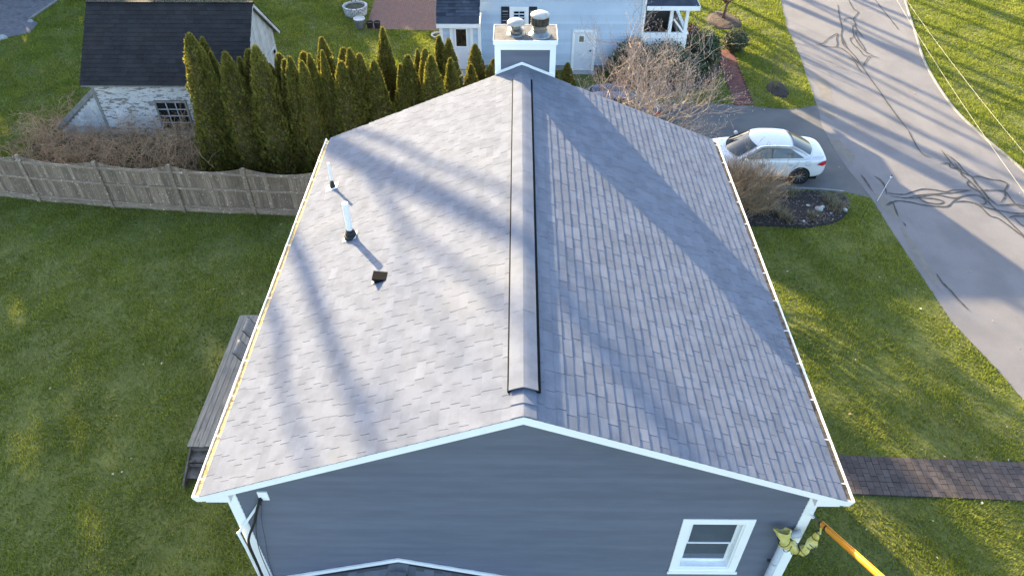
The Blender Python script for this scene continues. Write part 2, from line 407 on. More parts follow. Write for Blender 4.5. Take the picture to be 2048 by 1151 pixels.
def np_mesh(name, verts, faces, tone, mat):
    m = bpy.data.meshes.new(name)
    verts = np.asarray(verts, np.float32); faces = np.asarray(faces, np.int32)
    nf, k = faces.shape
    m.vertices.add(len(verts)); m.vertices.foreach_set('co', verts.ravel())
    m.loops.add(nf * k); m.loops.foreach_set('vertex_index', faces.ravel())
    m.polygons.add(nf)
    m.polygons.foreach_set('loop_start', np.arange(0, nf * k, k, dtype=np.int32))
    a = m.attributes.new('tone', 'FLOAT', 'FACE'); a.data.foreach_set('value', np.asarray(tone, np.float32))
    m.materials.append(MAT[mat])
    m.update(calc_edges=True)
    m.validate()
    return m

WM = {}
def place(o, parent, local=False):
    if parent is not None:
        o.parent = parent
        if not local:
            o.matrix_parent_inverse = WM.get(parent.name, Matrix.Identity(4)).inverted()
    WM[o.name] = Matrix.Identity(4)
    return o
def link(name, mesh, parent=None, local=False):
    o = bpy.data.objects.new(name, mesh)
    COL.objects.link(o)
    return place(o, parent, local)
def obj(name, mb, mat, parent=None, smooth=False, local=False):
    return link(name, mb.mesh(name, mat, smooth), parent, local)
def empty(name, loc=(0, 0, 0), rz=0.0):
    o = bpy.data.objects.new(name, None)
    COL.objects.link(o)
    o.location = loc; o.rotation_euler = (0, 0, rz)
    o.empty_display_size = 0.2
    WM[o.name] = Matrix.Translation(loc) @ Matrix.Rotation(rz, 4, 'Z')
    return o
def tag(o, label=None, cat=None, group=None, kind=None):
    if label: o['label'] = label
    if cat: o['category'] = cat
    if group: o['group'] = group
    if kind: o['kind'] = kind
    return o
def copy_tree(o, parent=None):
    c = o.copy(); COL.objects.link(c)
    if parent is not None: c.parent = parent
    for ch in o.children: copy_tree(ch, c)
    return c
def bevel(o, wd=0.006, seg=2):
    m = o.modifiers.new('bevel', 'BEVEL'); m.width = wd; m.segments = seg; m.limit_method = 'ANGLE'
    return o
def subsurf(o, lv=2):
    m = o.modifiers.new('subsurf', 'SUBSURF'); m.levels = lv; m.render_levels = lv
    return o

def in_poly(X, Y, poly):
    ins = np.zeros(X.shape, bool); n = len(poly); j = n - 1
    for i in range(n):
        xi, yi = poly[i]; xj, yj = poly[j]
        c = ((yi > Y) != (yj > Y)) & (X < (xj - xi) * (Y - yi) / (yj - yi + 1e-12) + xi)
        ins ^= c; j = i
    return ins

# ================================================================== THE SETTING
ZR, HW, YF, YB = 8.0, 4.3706, 5.472, 14.818      # main house: ridge height, half width, front and back rake
DROP = 1.7792
SL = DROP / HW
ANG = math.atan(SL)
YW = 5.67                                         # front wall plane

# ground: one sheet with the faintest swell, kept flat near the buildings
def sheet(name, poly, z, mat, parent=None, kind=None, thick=0.0):
    mb = MB()
    if thick:
        mb.prism(poly, z - thick, z)
    else:
        mb.add([(x, y, z) for x, y in poly], [tuple(range(len(poly)))])
    o = obj(name, mb, mat, parent)
    if kind: o['kind'] = kind
    return o
ground = sheet('ground', [(-160, -60), (160, -60), (160, 200), (-160, 200)], 0.0, 'lawn', kind='structure')

ROAD_L = [(15.6, -14), (14.2, 4), (13.6, 9.5), (13.12, 12.32), (12.96, 13.27), (12.5, 15.28), (12.45, 17.02), (12.38, 19.27), (12.36, 21.4),
          (12.3, 22.2), (12.15, 23.2), (12.1, 24.6), (12.15, 26.4), (12.45, 27.88), (12.55, 28.97), (13.1, 32.9), (13.31, 35.75), (13.97, 39.67), (16.2, 50), (22, 70)]
ROAD_R = [(20.6, -14), (19.4, 8), (18.7, 19), (18.55, 23.03), (18.17, 25.69), (18.05, 28.12), (18.54, 31.89), (19.4, 35.19), (20.61, 39.7), (23.6, 50), (29, 70)]
road_poly = ROAD_L + ROAD_R[::-1]
road = sheet('road', road_poly, 0.012, 'asphalt', kind='structure')
drive_poly = [(-6, 21.95), (8.2, 21.95), (10.4, 21.93), (11.54, 21.75), (12.42, 21.35), (12.9, 21.6), (12.9, 28.2), (12.39, 28.09), (11.68, 27.79), (10.84, 27.74), (9.65, 27.99), (8.64, 28.15), (6.56, 28.27), (-6, 28.3)]
driveway = sheet('driveway', drive_poly, 0.007, 'drive', kind='structure')

# washed sand where the driveway meets the road
def blob_poly(cx, cy, rx, ry, n=18, j=0.25, rot=0.0):
    ps = []
    for k in range(n):
        a = 2 * math.pi * k / n
        r = 1 + rng.uniform(-j, j)
        x, y = rx * r * math.cos(a), ry * r * math.sin(a)
        ps.append((cx + x * math.cos(rot) - y * math.sin(rot), cy + x * math.sin(rot) + y * math.cos(rot)))
    return ps
for i, (cx, cy, rx, ry, rot, mt) in enumerate([(12.35, 24.6, 0.28, 1.0, 0.12, 'sand'), (12.7, 27.4, 0.22, 0.55, 0.2, 'sand'), (12.75, 20.9, 0.2, 0.8, 0.1, 'sand'), (12.75, 18.2, 0.12, 1.4, 0.0, 'sand'), (13.2, 29.6, 0.3, 1.2, -0.1, 'sand')]):
    sheet('sand_wash', blob_poly(cx, cy, rx, ry, rot=rot), 0.016 + i * 0.0008, mt, parent=road)

TAR = [
[(13.05,21.68),(13.32,21.61),(13.66,21.61),(13.97,21.77),(14.38,21.93),(14.76,21.90),(15.15,21.77),(15.44,21.88),(16.09,21.88)],
[(13.08,21.50),(13.57,21.38),(13.96,21.51),(14.45,21.62),(15.06,21.67),(15.48,21.73),(16.08,21.87)],
[(12.77,20.92),(13.16,21.19),(13.62,21.13),(13.99,20.97),(14.44,20.89),(14.82,20.89),(15.14,21.18),(15.49,21.44),(15.89,21.57),(16.22,21.53),(16.28,21.19),(16.13,21.02),(15.99,21.04)],
[(14.00,21.47),(14.12,21.18),(14.41,21.05),(14.65,21.05),(14.80,21.18),(14.53,21.35),(14.06,21.38)],
[(13.57,21.38),(13.96,21.38),(14.64,21.60),(15.23,21.39),(15.56,21.48)],
[(15.12,21.14),(15.58,21.19),(15.92,20.98),(16.02,20.38),(16.23,20.22),(16.36,19.91),(16.50,19.45),(16.59,19.16),(16.7,18.2),(16.75,17.0)],
[(15.92,20.98),(16.28,20.74),(16.61,20.62),(16.93,20.50),(17.27,20.50),(17.8,20.45)],
[(16.16,24.57),(16.15,23.97),(16.15,23.50),(16.21,22.94),(16.29,22.44),(16.33,21.87),(16.34,21.27),(16.41,20.70),(16.50,20.30),(16.55,19.83),(16.63,19.23),(16.72,18.3),(16.85,16.9),(16.9,15.0)],
[(16.22,24.27),(16.39,23.69),(16.39,23.12),(16.49,22.66),(16.46,22.04),(16.47,21.44),(16.57,20.94)],
[(15.70,23.59),(16.04,23.61),(15.98,23.35),(16.28,23.21),(16.17,22.84),(16.28,22.53),(16.13,22.30),(16.16,22.04),(16.34,21.78)],
[(16.51,22.71),(16.79,22.76),(17.06,22.58),(17.42,22.49),(17.56,22.27),(17.27,21.87),(17.12,21.53),(16.79,21.15)],
[(16.36,21.83),(16.72,21.87),(17.23,21.79),(17.22,21.28),(17.28,20.87),(17.42,20.79)],
[(16.53,20.94),(16.93,20.99),(17.29,21.03),(17.48,20.91),(18.1,20.9)],
[(16.60,20.22),(16.85,20.34),(17.19,20.34),(17.7,20.3)],
[(16.79,20.22),(16.82,19.91),(16.89,19.76)],
[(16.26,23.64),(16.25,23.03),(16.48,22.76),(16.43,22.31),(16.49,21.78),(16.40,21.19)],
[(12.96,22.73),(13.08,22.51),(13.10,22.15),(12.97,21.59)],
[(12.70,20.92),(12.99,21.13),(12.94,20.68),(12.88,20.28)],
[(12.49,22.84),(12.53,22.37),(12.54,21.76)],
[(12.94,17.32),(12.95,16.93),(13.04,16.55),(13.09,16.18),(13.20,15.71)],
[(12.93,19.96),(12.93,19.73)],
[(17.63,39.85),(17.46,38.44),(17.55,37.99),(17.02,37.11),(16.89,36.40),(16.63,36.12),(16.32,35.03),(16.02,34.64),(15.97,34.00),(16.07,33.49),(16.07,32.88),(16.34,32.76)],
[(16.83,39.05),(16.32,37.11),(16.07,35.98),(15.71,35.03),(15.48,33.99),(15.57,33.62)],
[(14.16,33.98),(14.57,34.18),(15.10,34.83),(15.63,35.30),(15.41,34.77),(15.19,33.99),(14.92,33.74),(14.18,33.96)],
[(14.94,33.80),(15.25,33.61),(15.42,33.00),(15.50,32.28),(15.57,31.58),(15.53,30.47),(15.51,29.31),(15.47,28.40),(15.45,27.34),(15.46,26.07)],
[(16.36,36.68),(16.64,37.18),(16.92,37.18),(16.93,36.68),(16.75,35.98),(16.74,35.30),(16.72,34.77)],
[(15.28,32.58),(15.41,32.16),(15.36,31.58),(15.37,31.08)],
[(15.57,31.58),(15.97,32.28),(16.34,32.76),(16.70,32.58)],
[(16.32,35.03),(16.24,34.00),(16.28,33.19),(16.49,32.88)],
[(15.75,35.16),(15.56,33.74),(15.61,32.76),(15.58,31.70)],
[(19.03,39.77),(18.94,38.45),(18.86,36.98),(18.78,35.72)],
[(16.70,35.84),(16.44,34.90),(16.37,33.75),(16.28,33.25)],
[(15.46,26.07),(15.37,25.4),(15.30,24.6),(15.34,24.2),(15.56,24.03)],
]
def smooth_line(pts, sub=5):
    P = [Vector((*p, 0)) for p in pts]
    P = [P[0] * 2 - P[1]] + P + [P[-1] * 2 - P[-2]]
    out = []
    for i in range(1, len(P) - 2):
        for k in range(sub):
            t = k / sub
            a, b, c, d = P[i - 1], P[i], P[i + 1], P[i + 2]
            out.append(0.5 * ((2 * b) + (c - a) * t + (2 * a - 5 * b + 4 * c - d) * t * t + (3 * b - a - 3 * c + d) * t ** 3))
    out.append(P[-2])
    return out
def ribbon(pts, wd, z, jit=0.0):
    mb = MB(); v = []
    for i, p in enumerate(pts):
        d = (pts[min(i + 1, len(pts) - 1)] - pts[max(i - 1, 0)]).normalized()
        n = Vector((-d.y, d.x, 0))
        taper = min(1.0, 0.35 + 0.25 * min(i, len(pts) - 1 - i))
        h = wd / 2 * taper * (1 + rng.uniform(-jit, jit))
        v += [(p.x + n.x * h, p.y + n.y * h, z), (p.x - n.x * h, p.y - n.y * h, z)]
    mb.add(v, [(2 * i, 2 * i + 1, 2 * i + 3, 2 * i + 2) for i in range(len(pts) - 1)])
    return mb
for i, L in enumerate(TAR):
    wd = 0.056 if i < 21 else 0.052
    obj('tar_seam', ribbon(smooth_line(L), wd, 0.022 + i * 0.0006, 0.3), 'tar', road)

# pale kerb line along the far side of the road
kb = MB()
kl = smooth_line(ROAD_R, 6)
for i in range(len(kl) - 1):
    kb.bar((kl[i].x + 0.02, kl[i].y, 0.03), (kl[i + 1].x + 0.02, kl[i + 1].y, 0.03), 0.07, 0.07)
kerb = obj('road_kerb', kb, 'kerb'); kerb['kind'] = 'structure'
# driveway edging stones
edging = empty('driveway_edging', (9.9, 21.8, 0))
tag(edging, 'low pale stone edging along driveway above the mulch bed', 'edging')
ex = [(8.0, 21.93), (8.95, 21.93), (9.8, 21.90), (10.65, 21.84), (11.5, 21.70)]
for a, b in zip(ex[:-1], ex[1:]):
    bevel(obj('edging_stone', MB().bar((a[0] + 0.004, a[1], 0.045), (b[0] - 0.004, b[1], 0.045), 0.07, 0.09), 'kerb', edging), 0.01)

# red brick patio, gravel court
patio_poly = [(-7.75, 35.6), (-7.9, 44), (-3.3, 44), (-3.3, 31.2), (-3.6, 31.2), (-3.9, 35.55)]
patio_poly = [(-7.65, 35.7), (-7.9, 44), (-1.9, 44), (-1.9, 33.0), (-3.5, 33.0), (-3.98, 35.5)]
patio = sheet('patio', patio_poly, 0.02, 'patio', kind='structure', thick=0.018)
gravel_poly = [(-24.3, 42), (-24.6, 39.44), (-24.82, 36.64), (-24.3, 36.3), (-24.09, 35.05), (-25.2, 34.34), (-30, 33), (-44, 33), (-44, 44)]
gravel = sheet('gravel_court', gravel_poly, 0.03, 'gravel', kind='structure', thick=0.028)
ge = MB()
for a, b in zip([(-24.5, 42), (-24.66, 39.44)], [(-24.66, 39.44), (-24.9, 36.7)]):
    ge.bar((*a, 0.05), (*b, 0.05), 0.12, 0.1)
tag(obj('gravel_edging', ge, 'kerb'), 'pale straight edging of the dark gravel beyond the shed', 'edging')
for p, r in (((-25.1, 34.4), 0.22), ((-24.75, 36.45), 0.14)):
    mb = MB(); mb.lathe([(0.02, 0.9 * r), (0.6 * r, 0.8 * r), (r, 0.35 * r), (1.05 * r, -0.2)][::-1], (p[0], p[1], 0), 9)
    tag(obj('edge_stone', mb, 'stone', smooth=True), 'pale boulder at the front edge of the dark gravel' if r > 0.2 else 'small pale stone at the corner of the dark gravel edging', 'stone')

# mulch beds with rough raised surface
def mound(name, cx, cy, poly, h, mat, res=0.09, parent=None):
    xs = [p[0] for p in poly]; ys = [p[1] for p in poly]
    nx = int((max(xs) - min(xs)) / res) + 2; ny = int((max(ys) - min(ys)) / res) + 2
    gx = np.linspace(min(xs), max(xs), nx); gy = np.linspace(min(ys), max(ys), ny)
    X, Y = np.meshgrid(gx, gy, indexing='ij')
    I = in_poly(X, Y, poly)
    d = np.full(X.shape, 9.0)
    for i in range(len(poly)):
        a = np.array(poly[i]); b = np.array(poly[(i + 1) % len(poly)]); ab = b - a
        t = np.clip(((X - a[0]) * ab[0] + (Y - a[1]) * ab[1]) / (ab @ ab + 1e-9), 0, 1)
        d = np.minimum(d, np.hypot(X - a[0] - t * ab[0], Y - a[1] - t * ab[1]))
    Z = np.where(I, 0.015 + h * np.clip(d / 0.5, 0, 1) ** 0.6 + nrng.uniform(-0.012, 0.022, X.shape), -0.03)
    idx = np.arange(nx * ny).reshape(nx, ny)
    F = np.stack([idx[:-1, :-1], idx[1:, :-1], idx[1:, 1:], idx[:-1, 1:]], -1).reshape(-1, 4)
    keep = (I[:-1, :-1] | I[1:, :-1] | I[1:, 1:] | I[:-1, 1:]).reshape(-1)
    F = F[keep]
    V = np.stack([X, Y, Z], -1).reshape(-1, 3)
    return link(name, np_mesh(name, V, F, nrng.random(len(F)), mat), parent)
def smooth_poly(p, sub=5):
    P = [Vector((*q, 0)) for q in p]; n = len(P); out = []
    for i in range(n):
        a, b, c, d = P[i - 1], P[i], P[(i + 1) % n], P[(i + 2) % n]
        for k in range(sub):
            t = k / sub
            q = 0.5 * ((2 * b) + (c - a) * t + (2 * a - 5 * b + 4 * c - d) * t * t + (3 * b - a - 3 * c + d) * t ** 3)
            out.append((q.x, q.y))
    return out
bed_poly = smooth_poly([(5.6, 19.75), (5.7, 21.7), (7.9, 21.86), (9.4, 21.82), (11.35, 21.55), (11.42, 20.9), (10.95, 20.15), (10.1, 19.72), (9.05, 19.6), (8.2, 19.74), (7.0, 19.65)])
ring1 = smooth_poly([(9.5, 36.9), (10.0, 37.9), (10.7, 37.95), (11.2, 36.9), (11.0, 36.0), (10.3, 35.65), (9.8, 35.95)])
ring2 = smooth_poly([(10.68, 29.4), (10.95, 30.1), (11.35, 30.25), (11.62, 29.6), (11.45, 28.85), (11.0, 28.72)])
bed3 = smooth_poly([(4.2, 29.1), (4.3, 31.1), (8.3, 31.2), (8.9, 32.4), (9.15, 31.6), (8.7, 30.3), (7.6, 29.3), (6.0, 28.9)])
for nm, pl, h, mt in (('mulch_bed', bed_poly, 0.10, 'mulch'), ('mulch_ring', ring1, 0.12, 'mulchbrown'), ('mulch_ring', ring2, 0.08, 'mulch'), ('mulch_bed', bed3, 0.06, 'mulchbrown')):
    o = mound(nm, 0, 0, pl, h, mt)
    o['kind'] = 'structure'

# ---------------------------------------------------------------- grass blades
redwalk_poly = [(9.02, 28.05), (9.86, 28.05), (9.92, 31.2), (10.08, 33.5), (9.25, 33.5), (9.1, 31.2)]
paver_poly = [(4.3, 9.62), (4.3, 10.72), (13.6, 10.36), (13.6, 9.28)]
bramble_poly = [(-18.9, 23.0), (-18.9, 26.6), (-16, 26.6), (-11, 25.0), (-11, 22.2), (-16, 22.3)]
excl = [road_poly, drive_poly, patio_poly, gravel_poly, bed_poly, ring1, ring2, bed3, redwalk_poly, paver_poly,
        [(-4.3, 5.4), (4.3, 5.4), (4.3, 14.9), (-4.3, 14.9)], [(-7.95, 9.6), (-4, 9.6), (-4, 14.9), (-7.95, 14.9)],
        [(-15.8, 24.7), (-10, 24.7), (-10, 29.2), (-15.8, 29.2)], [(-3.4, 29.5), (7.6, 29.5), (7.6, 45), (-3.4, 45)]]
def in_view(X, Y, Z=0.0, mx=1.2, my=1.28):
    rz = R(0.449); p = R(42.127)
    dx = X - CAM.x; dy = Y - CAM.y; dz = Z - CAM.z
    fx = dx * math.cos(rz) + dy * math.sin(rz); fy = -dx * math.sin(rz) + dy * math.cos(rz)
    dep = fy * math.cos(p) - dz * math.sin(p)
    up = fy * math.sin(p) + dz * math.cos(p)
    return (np.abs(fx) < mx * dep * 1024 / 1470.5) & (np.abs(up) < my * dep * 575.5 / 1470.5), dep
def grass(nx):
    n = nx
    # nearer ground gets more and finer blades
    X = nrng.uniform(-34, 30, n); Y = 1.5 + (nrng.random(n) ** 1.45) * 46.5
    ok, dep = in_view(X, Y)
    # shadow of the house body: what the camera never sees behind the roof
    hid = (np.abs(X) < 4.0) & (Y > 6) & (Y < 20)
    ok &= ~hid
    for p in excl:
        ok &= ~in_poly(X, Y, p)
    thin = in_poly(X, Y, bramble_poly)
    ok &= ~(thin & (nrng.random(n) < 0.8))
    # uneven sward: thin, worn spots and thicker clumps
    pat = np.sin(X * 1.9 + 1.3 * np.sin(Y * 0.8)) * np.sin(Y * 1.6 + 1.7 * np.sin(X * 0.6)) + 0.6 * np.sin(X * 5.3 + 2 * np.sin(Y * 2.9)) * np.sin(Y * 4.7 + 1.1 * np.sin(X * 3.7))
    ok &= nrng.random(len(X)) < np.clip(0.82 + 0.30 * pat, 0.35, 1.0)
    X, Y, dep, pat = X[ok], Y[ok], dep[ok], pat[ok]
    n = len(X)
    a = nrng.uniform(0, 2 * np.pi, n); ln = nrng.uniform(0.04, 0.095, n) * (0.8 + 0.012 * dep); wd = nrng.uniform(0.006, 0.011, n) * (0.6 + dep / 20)
    la = nrng.uniform(0, 2 * np.pi, n); lean = nrng.uniform(0.05, 0.6, n) * ln
    # clumped lean: patches of grass lie the same way
    la = la * 0.5 + 2.2 * np.sin(X * 1.3) * np.cos(Y * 1.1)
    ln = ln * np.clip(0.95 + 0.28 * pat, 0.55, 1.4)
    h = ln * nrng.uniform(0.65, 1.0, n)
    V = np.empty((n, 3, 3), np.float32)
    cx, sx = np.cos(a) * wd, np.sin(a) * wd
    V[:, 0] = np.stack([X - cx, Y - sx, np.zeros(n)], -1)
    V[:, 1] = np.stack([X + cx, Y + sx, np.zeros(n)], -1)
    V[:, 2] = np.stack([X + np.cos(la) * lean, Y + np.sin(la) * lean, h], -1)
    F = np.arange(3 * n, dtype=np.int32).reshape(n, 3)
    return link('grass', np_mesh('grass', V.reshape(-1, 3), F, np.clip(nrng.normal(0.5, 0.22, n) + 0.07 * pat, 0, 1), 'grass'))
gr = grass(2900000)
tag(gr, 'short winter lawn grass around the houses', 'grass', kind='stuff')

# scattered fallen leaves on the lawns and road edge
def scatter_quads(pts, smin, smax, lift=0.03):
    V = []; F = []; T = []
    for (x, y, z) in pts:
        a = rng.uniform(0, 6.28); s = rng.uniform(smin, smax); t = rng.uniform(-0.5, 0.5); k = len(V)
        u = Vector((math.cos(a), math.sin(a), t)) * s; v2 = Vector((-math.sin(a), math.cos(a), rng.uniform(-0.4, 0.4))) * s * 0.7
        c = Vector((x, y, z + lift))
        V += [c - u, c + v2, c + u, c - v2]; F.append((k, k + 1, k + 2, k + 3)); T.append(rng.random())
    return V, F, T
lp = []
while len(lp) < 420:
    x, y = rng.uniform(-26, 22), rng.uniform(5, 40)
    P = np.array([x]), np.array([y])
    if any(in_poly(P[0], P[1], q)[0] for q in excl[2:]) : continue
    if in_poly(P[0], P[1], road_poly)[0] and rng.random() < 0.8: continue
    lp.append((x, y, 0.01))
lo_ = link('fallen_leaves', np_mesh('fallen_leaves', *scatter_quads(lp, 0.02, 0.045), 'litter'))
tag(lo_, 'pale dry leaves scattered over lawns and road edges', 'leaves', kind='stuff')

# ================================================================== MAIN HOUSE
house = empty('house', (0, 10.1, 0))
tag(house, 'slate blue two-storey house with pale grey shingle roof seen from above', 'house')
cA, sA = math.cos(ANG), math.sin(ANG)
def rp(side, s, y, h=0.0):        # point on a roof slope: s metres down from the ridge, h above the deck
    return Vector((side * (s * cA + h * sA), y, ZR - s * sA + h * cA))

roof = obj('roof', MB().prism_y([(0, ZR - 0.012), (HW - 0.02, ZR - DROP + 0.008 - 0.012), (HW - 0.02, ZR - DROP - 0.05), (0, ZR - 0.14), (-HW + 0.02, ZR - DROP - 0.05), (-HW + 0.02, ZR - DROP + 0.008 - 0.012)], YF + 0.02, YB - 0.02), 'roofdeck', house)
# shingle tabs: butt end proud, top end tucked under the course above
EXPO, NC = 0.1432, 33
def tab_mesh(name, tone):
    # local: x down the slope from -0.02 (tucked) to EXPO, y 0..1 width, z up; side faces and butt included
    v = [(-0.02, 0, -0.004), (-0.02, 1, -0.004), (EXPO, 0, 1), (EXPO, 1, 1), (-0.02, 0, -0.012), (-0.02, 1, -0.012), (EXPO, 0, -0.004), (EXPO, 1, -0.004)]
    return v
tabs = []
for side in (-1, 1):
    for k in range(NC):
        y = YF - 0.012 - (rng.random() * 0.25 if k % 2 else rng.random() * 0.12)
        lam = rng.random() < 0.5
        while y < YB + 0.005:
            wdt = rng.choice((0.20, 0.28, 0.31, 0.33, 0.33, 0.33, 0.36))
            y0 = max(y, YF - 0.012); y1 = min(y + wdt, YB + 0.012)
            if y1 - y0 > 0.05:
                lam = not lam if rng.random() < 0.8 else lam
                th = (0.0052 if lam else 0.0030) + rng.uniform(-0.0005, 0.0005)
                tone = min(1, max(0, rng.gauss(0.54 if lam else 0.46, 0.20)))
                tabs.append((side, k, y0 + 0.0034, y1 - 0.0034, th, tone))
            y += wdt
def tab_verts(side, k, y0, y1, th):
    s0 = k * EXPO - 0.02; s1 = (k + 1) * EXPO + (0.012 if k == NC - 1 else 0.0)
    P = [rp(side, max(s0, 0.0), y0, -0.004), rp(side, max(s0, 0.0), y1, -0.004), rp(side, s1, y0, th), rp(side, s1, y1, th),
         rp(side, s1, y0, -0.006), rp(side, s1, y1, -0.006), rp(side, max(s0, 0), y0, -0.012), rp(side, max(s0, 0), y1, -0.012)]
    F = [(0, 1, 3, 2), (2, 3, 5, 4), (0, 2, 4, 6), (1, 7, 5, 3)]
    if side > 0: F = [f[::-1] for f in F]
    return P, F
def tab_key(t):
    c = rp(t[0], (t[1] + 0.5) * EXPO, (t[2] + t[3]) / 2)
    return (c - CAM).length / math.sqrt(max(0.05, t[3] - t[2]))
tabs.sort(key=tab_key)
for t in tabs[:300]:
    side, k, y0, y1, th, tone = t
    P, F = tab_verts(side, k, y0, y1, th)
    o = P[0].copy()
    mb = MB().add([p - o for p in P], F, tone)
    so_ = obj('shingle', mb, 'shingle', roof)
    so_.location = o
rest = MB()
for t in tabs[300:]:
    P, F = tab_verts(*t[:5])
    rest.add(P, F, t[5])
obj('shingles', rest, 'shingle', roof)['kind'] = 'stuff'

# ridge vent with cap shingles
rv = MB()
VY0, VY1 = 5.885, 14.26
for sgn in (-1, 1):
    a = rp(sgn, 0.165, VY0, 0.0)
    for (s0, s1) in ((0.150, 0.226 if sgn > 0 else 0.208),):
        P = [rp(sgn, s0, VY0, 0.0), rp(sgn, s1, VY0, 0.0), rp(sgn, s1, VY0, 0.024), rp(sgn, s0, VY0, 0.042)]
        Q = [p + Vector((0, VY1 - VY0, 0)) for p in P]
        rv.add(P + Q, [(0, 1, 2, 3), (7, 6, 5, 4), (0, 4, 5, 1), (1, 5, 6, 2), (2, 6, 7, 3), (3, 7, 4, 0)])
vent = obj('ridge_vent', rv, 'black', house)
def cap_piece(y0, y1, h0, h1, hwid, tone, th=0.006):
    prof = []
    for i in range(15):
        t = -1 + i / 7.0
        s = abs(t) * hwid
        round_ = 0.005 * (1 - min(1.0, abs(t) / 0.5)) ** 2
        prof.append((t, s, round_))
    v = []
    for (y, h) in ((y0, h0), (y1, h1)):
        for t, s, rd in prof:
            sd = -1 if t < 0 else 1
            p = rp(sd, s, y, h)
            if t == 0: p = Vector((0, y, ZR + h))
            v.append(p - Vector((0, 0, rd)))
        for t, s, rd in prof:
            sd = -1 if t < 0 else 1
            p = rp(sd, s, y, h - th - 0.006)
            if t == 0: p = Vector((0, y, ZR + h - th - 0.006))
            v.append(p - Vector((0, 0, rd)))
    n = len(prof); f = []
    for i in range(n - 1):
        f.append((i, i + 1, 2 * n + i + 1, 2 * n + i))             # top
        f.append((i + 1, i, n + i, n + i + 1))                     # front butt
        f.append((2 * n + i, 2 * n + i + 1, 3 * n + i + 1, 3 * n + i))
        f.append((n + i, 3 * n + i, 3 * n + i + 1, n + i + 1))
    f.append((0, 2 * n, 3 * n, n)); f.append((n - 1, 2 * n - 1, 4 * n - 1, 3 * n - 1))
    return MB().add(v, f, tone)
y = VY0 - 0.01
first = True
while y < VY1 - 0.02:
    ln = 0.15 if first else rng.choice((1.15, 1.22))
    y1 = min(y + ln + 0.03, VY1 + 0.01)
    obj('ridge_cap', cap_piece(y, y1, 0.060 if first else 0.0505, 0.049, 0.175, rng.uniform(0.57, 0.60)), 'shingle', vent)
    y += ln; first = False
for (a, b, h0, h1) in ((YF - 0.012, 5.70, 0.022, 0.014), (5.66, 5.92, 0.026, 0.014), (14.2, 14.52, 0.022, 0.014), (14.5, YB, 0.026, 0.018)):
    obj('ridge_cap', cap_piece(a, b, h0, h1, 0.165, rng.uniform(0.55, 0.75)), 'shingle', vent)

# rake boards, eave returns, corner boards
for yy0, yy1, nm in ((YF, YF + 0.02, 'rake_board'), (YB - 0.02, YB, 'rake_board')):
    for sg in (-1, 1):
        e = 0.0
        poly = [(0, ZR - 0.016), (0, ZR - 0.165), (sg * (HW - 0.02), ZR - DROP - 0.165 + 0.03), (sg * (HW + 0.03), ZR - DROP - 0.135), (sg * (HW + 0.03), ZR - DROP - 0.03)]
        if sg > 0: poly = poly
        obj(nm, MB().prism_y(poly, yy0, yy1), 'white', house)
        # soffit behind the rake
    
for sg in (-1, 1):
    obj('rake_soffit', MB().prism_y([(0, ZR - 0.152), (0, ZR - 0.170), (sg * (HW - 0.03), ZR - DROP - 0.135), (sg * (HW - 0.03), ZR - DROP - 0.117)], YF + 0.021, YW + 0.03), 'white', house)
    zb = ZR - DROP - 0.155
    obj('eave_return', MB().prism_y([(sg * 3.99, zb), (sg * 4.33, zb), (sg * 4.33, 6.091), (sg * 3.99, 6.228)], YF + 0.001, YW + 0.02), 'white', house)
    obj('return_end', MB().prism_y([(sg * 4.331, zb), (sg * (HW + 0.05), zb), (sg * (HW + 0.085), zb + 0.03), (sg * (HW + 0.085), zb + 0.085), (sg * 4.331, zb + 0.085)], YF + 0.022, YW + 0.02), 'white', house)
    bevel(obj('corner_board', MB().box(min(sg * 4.0, sg * 4.155), max(sg * 4.0, sg * 4.155), YW - 0.028, YW + 0.12, 0.15, zb - 0.001), 'white', house), 0.004)
    obj('fascia_board', MB().box(min(sg * (HW - 0.015), sg * (HW + 0.01)), max(sg * (HW - 0.015), sg * (HW + 0.01)), YW + 0.03, YB - 0.021, zb - 0.002, ZR - DROP - 0.02), 'white', house)
    obj('eave_soffit', MB().box(min(sg * 4.12, sg * (HW - 0.016)), max(sg * 4.12, sg * (HW - 0.016)), YW + 0.03, YB - 0.03, zb + 0.0, zb + 0.015), 'white', house)

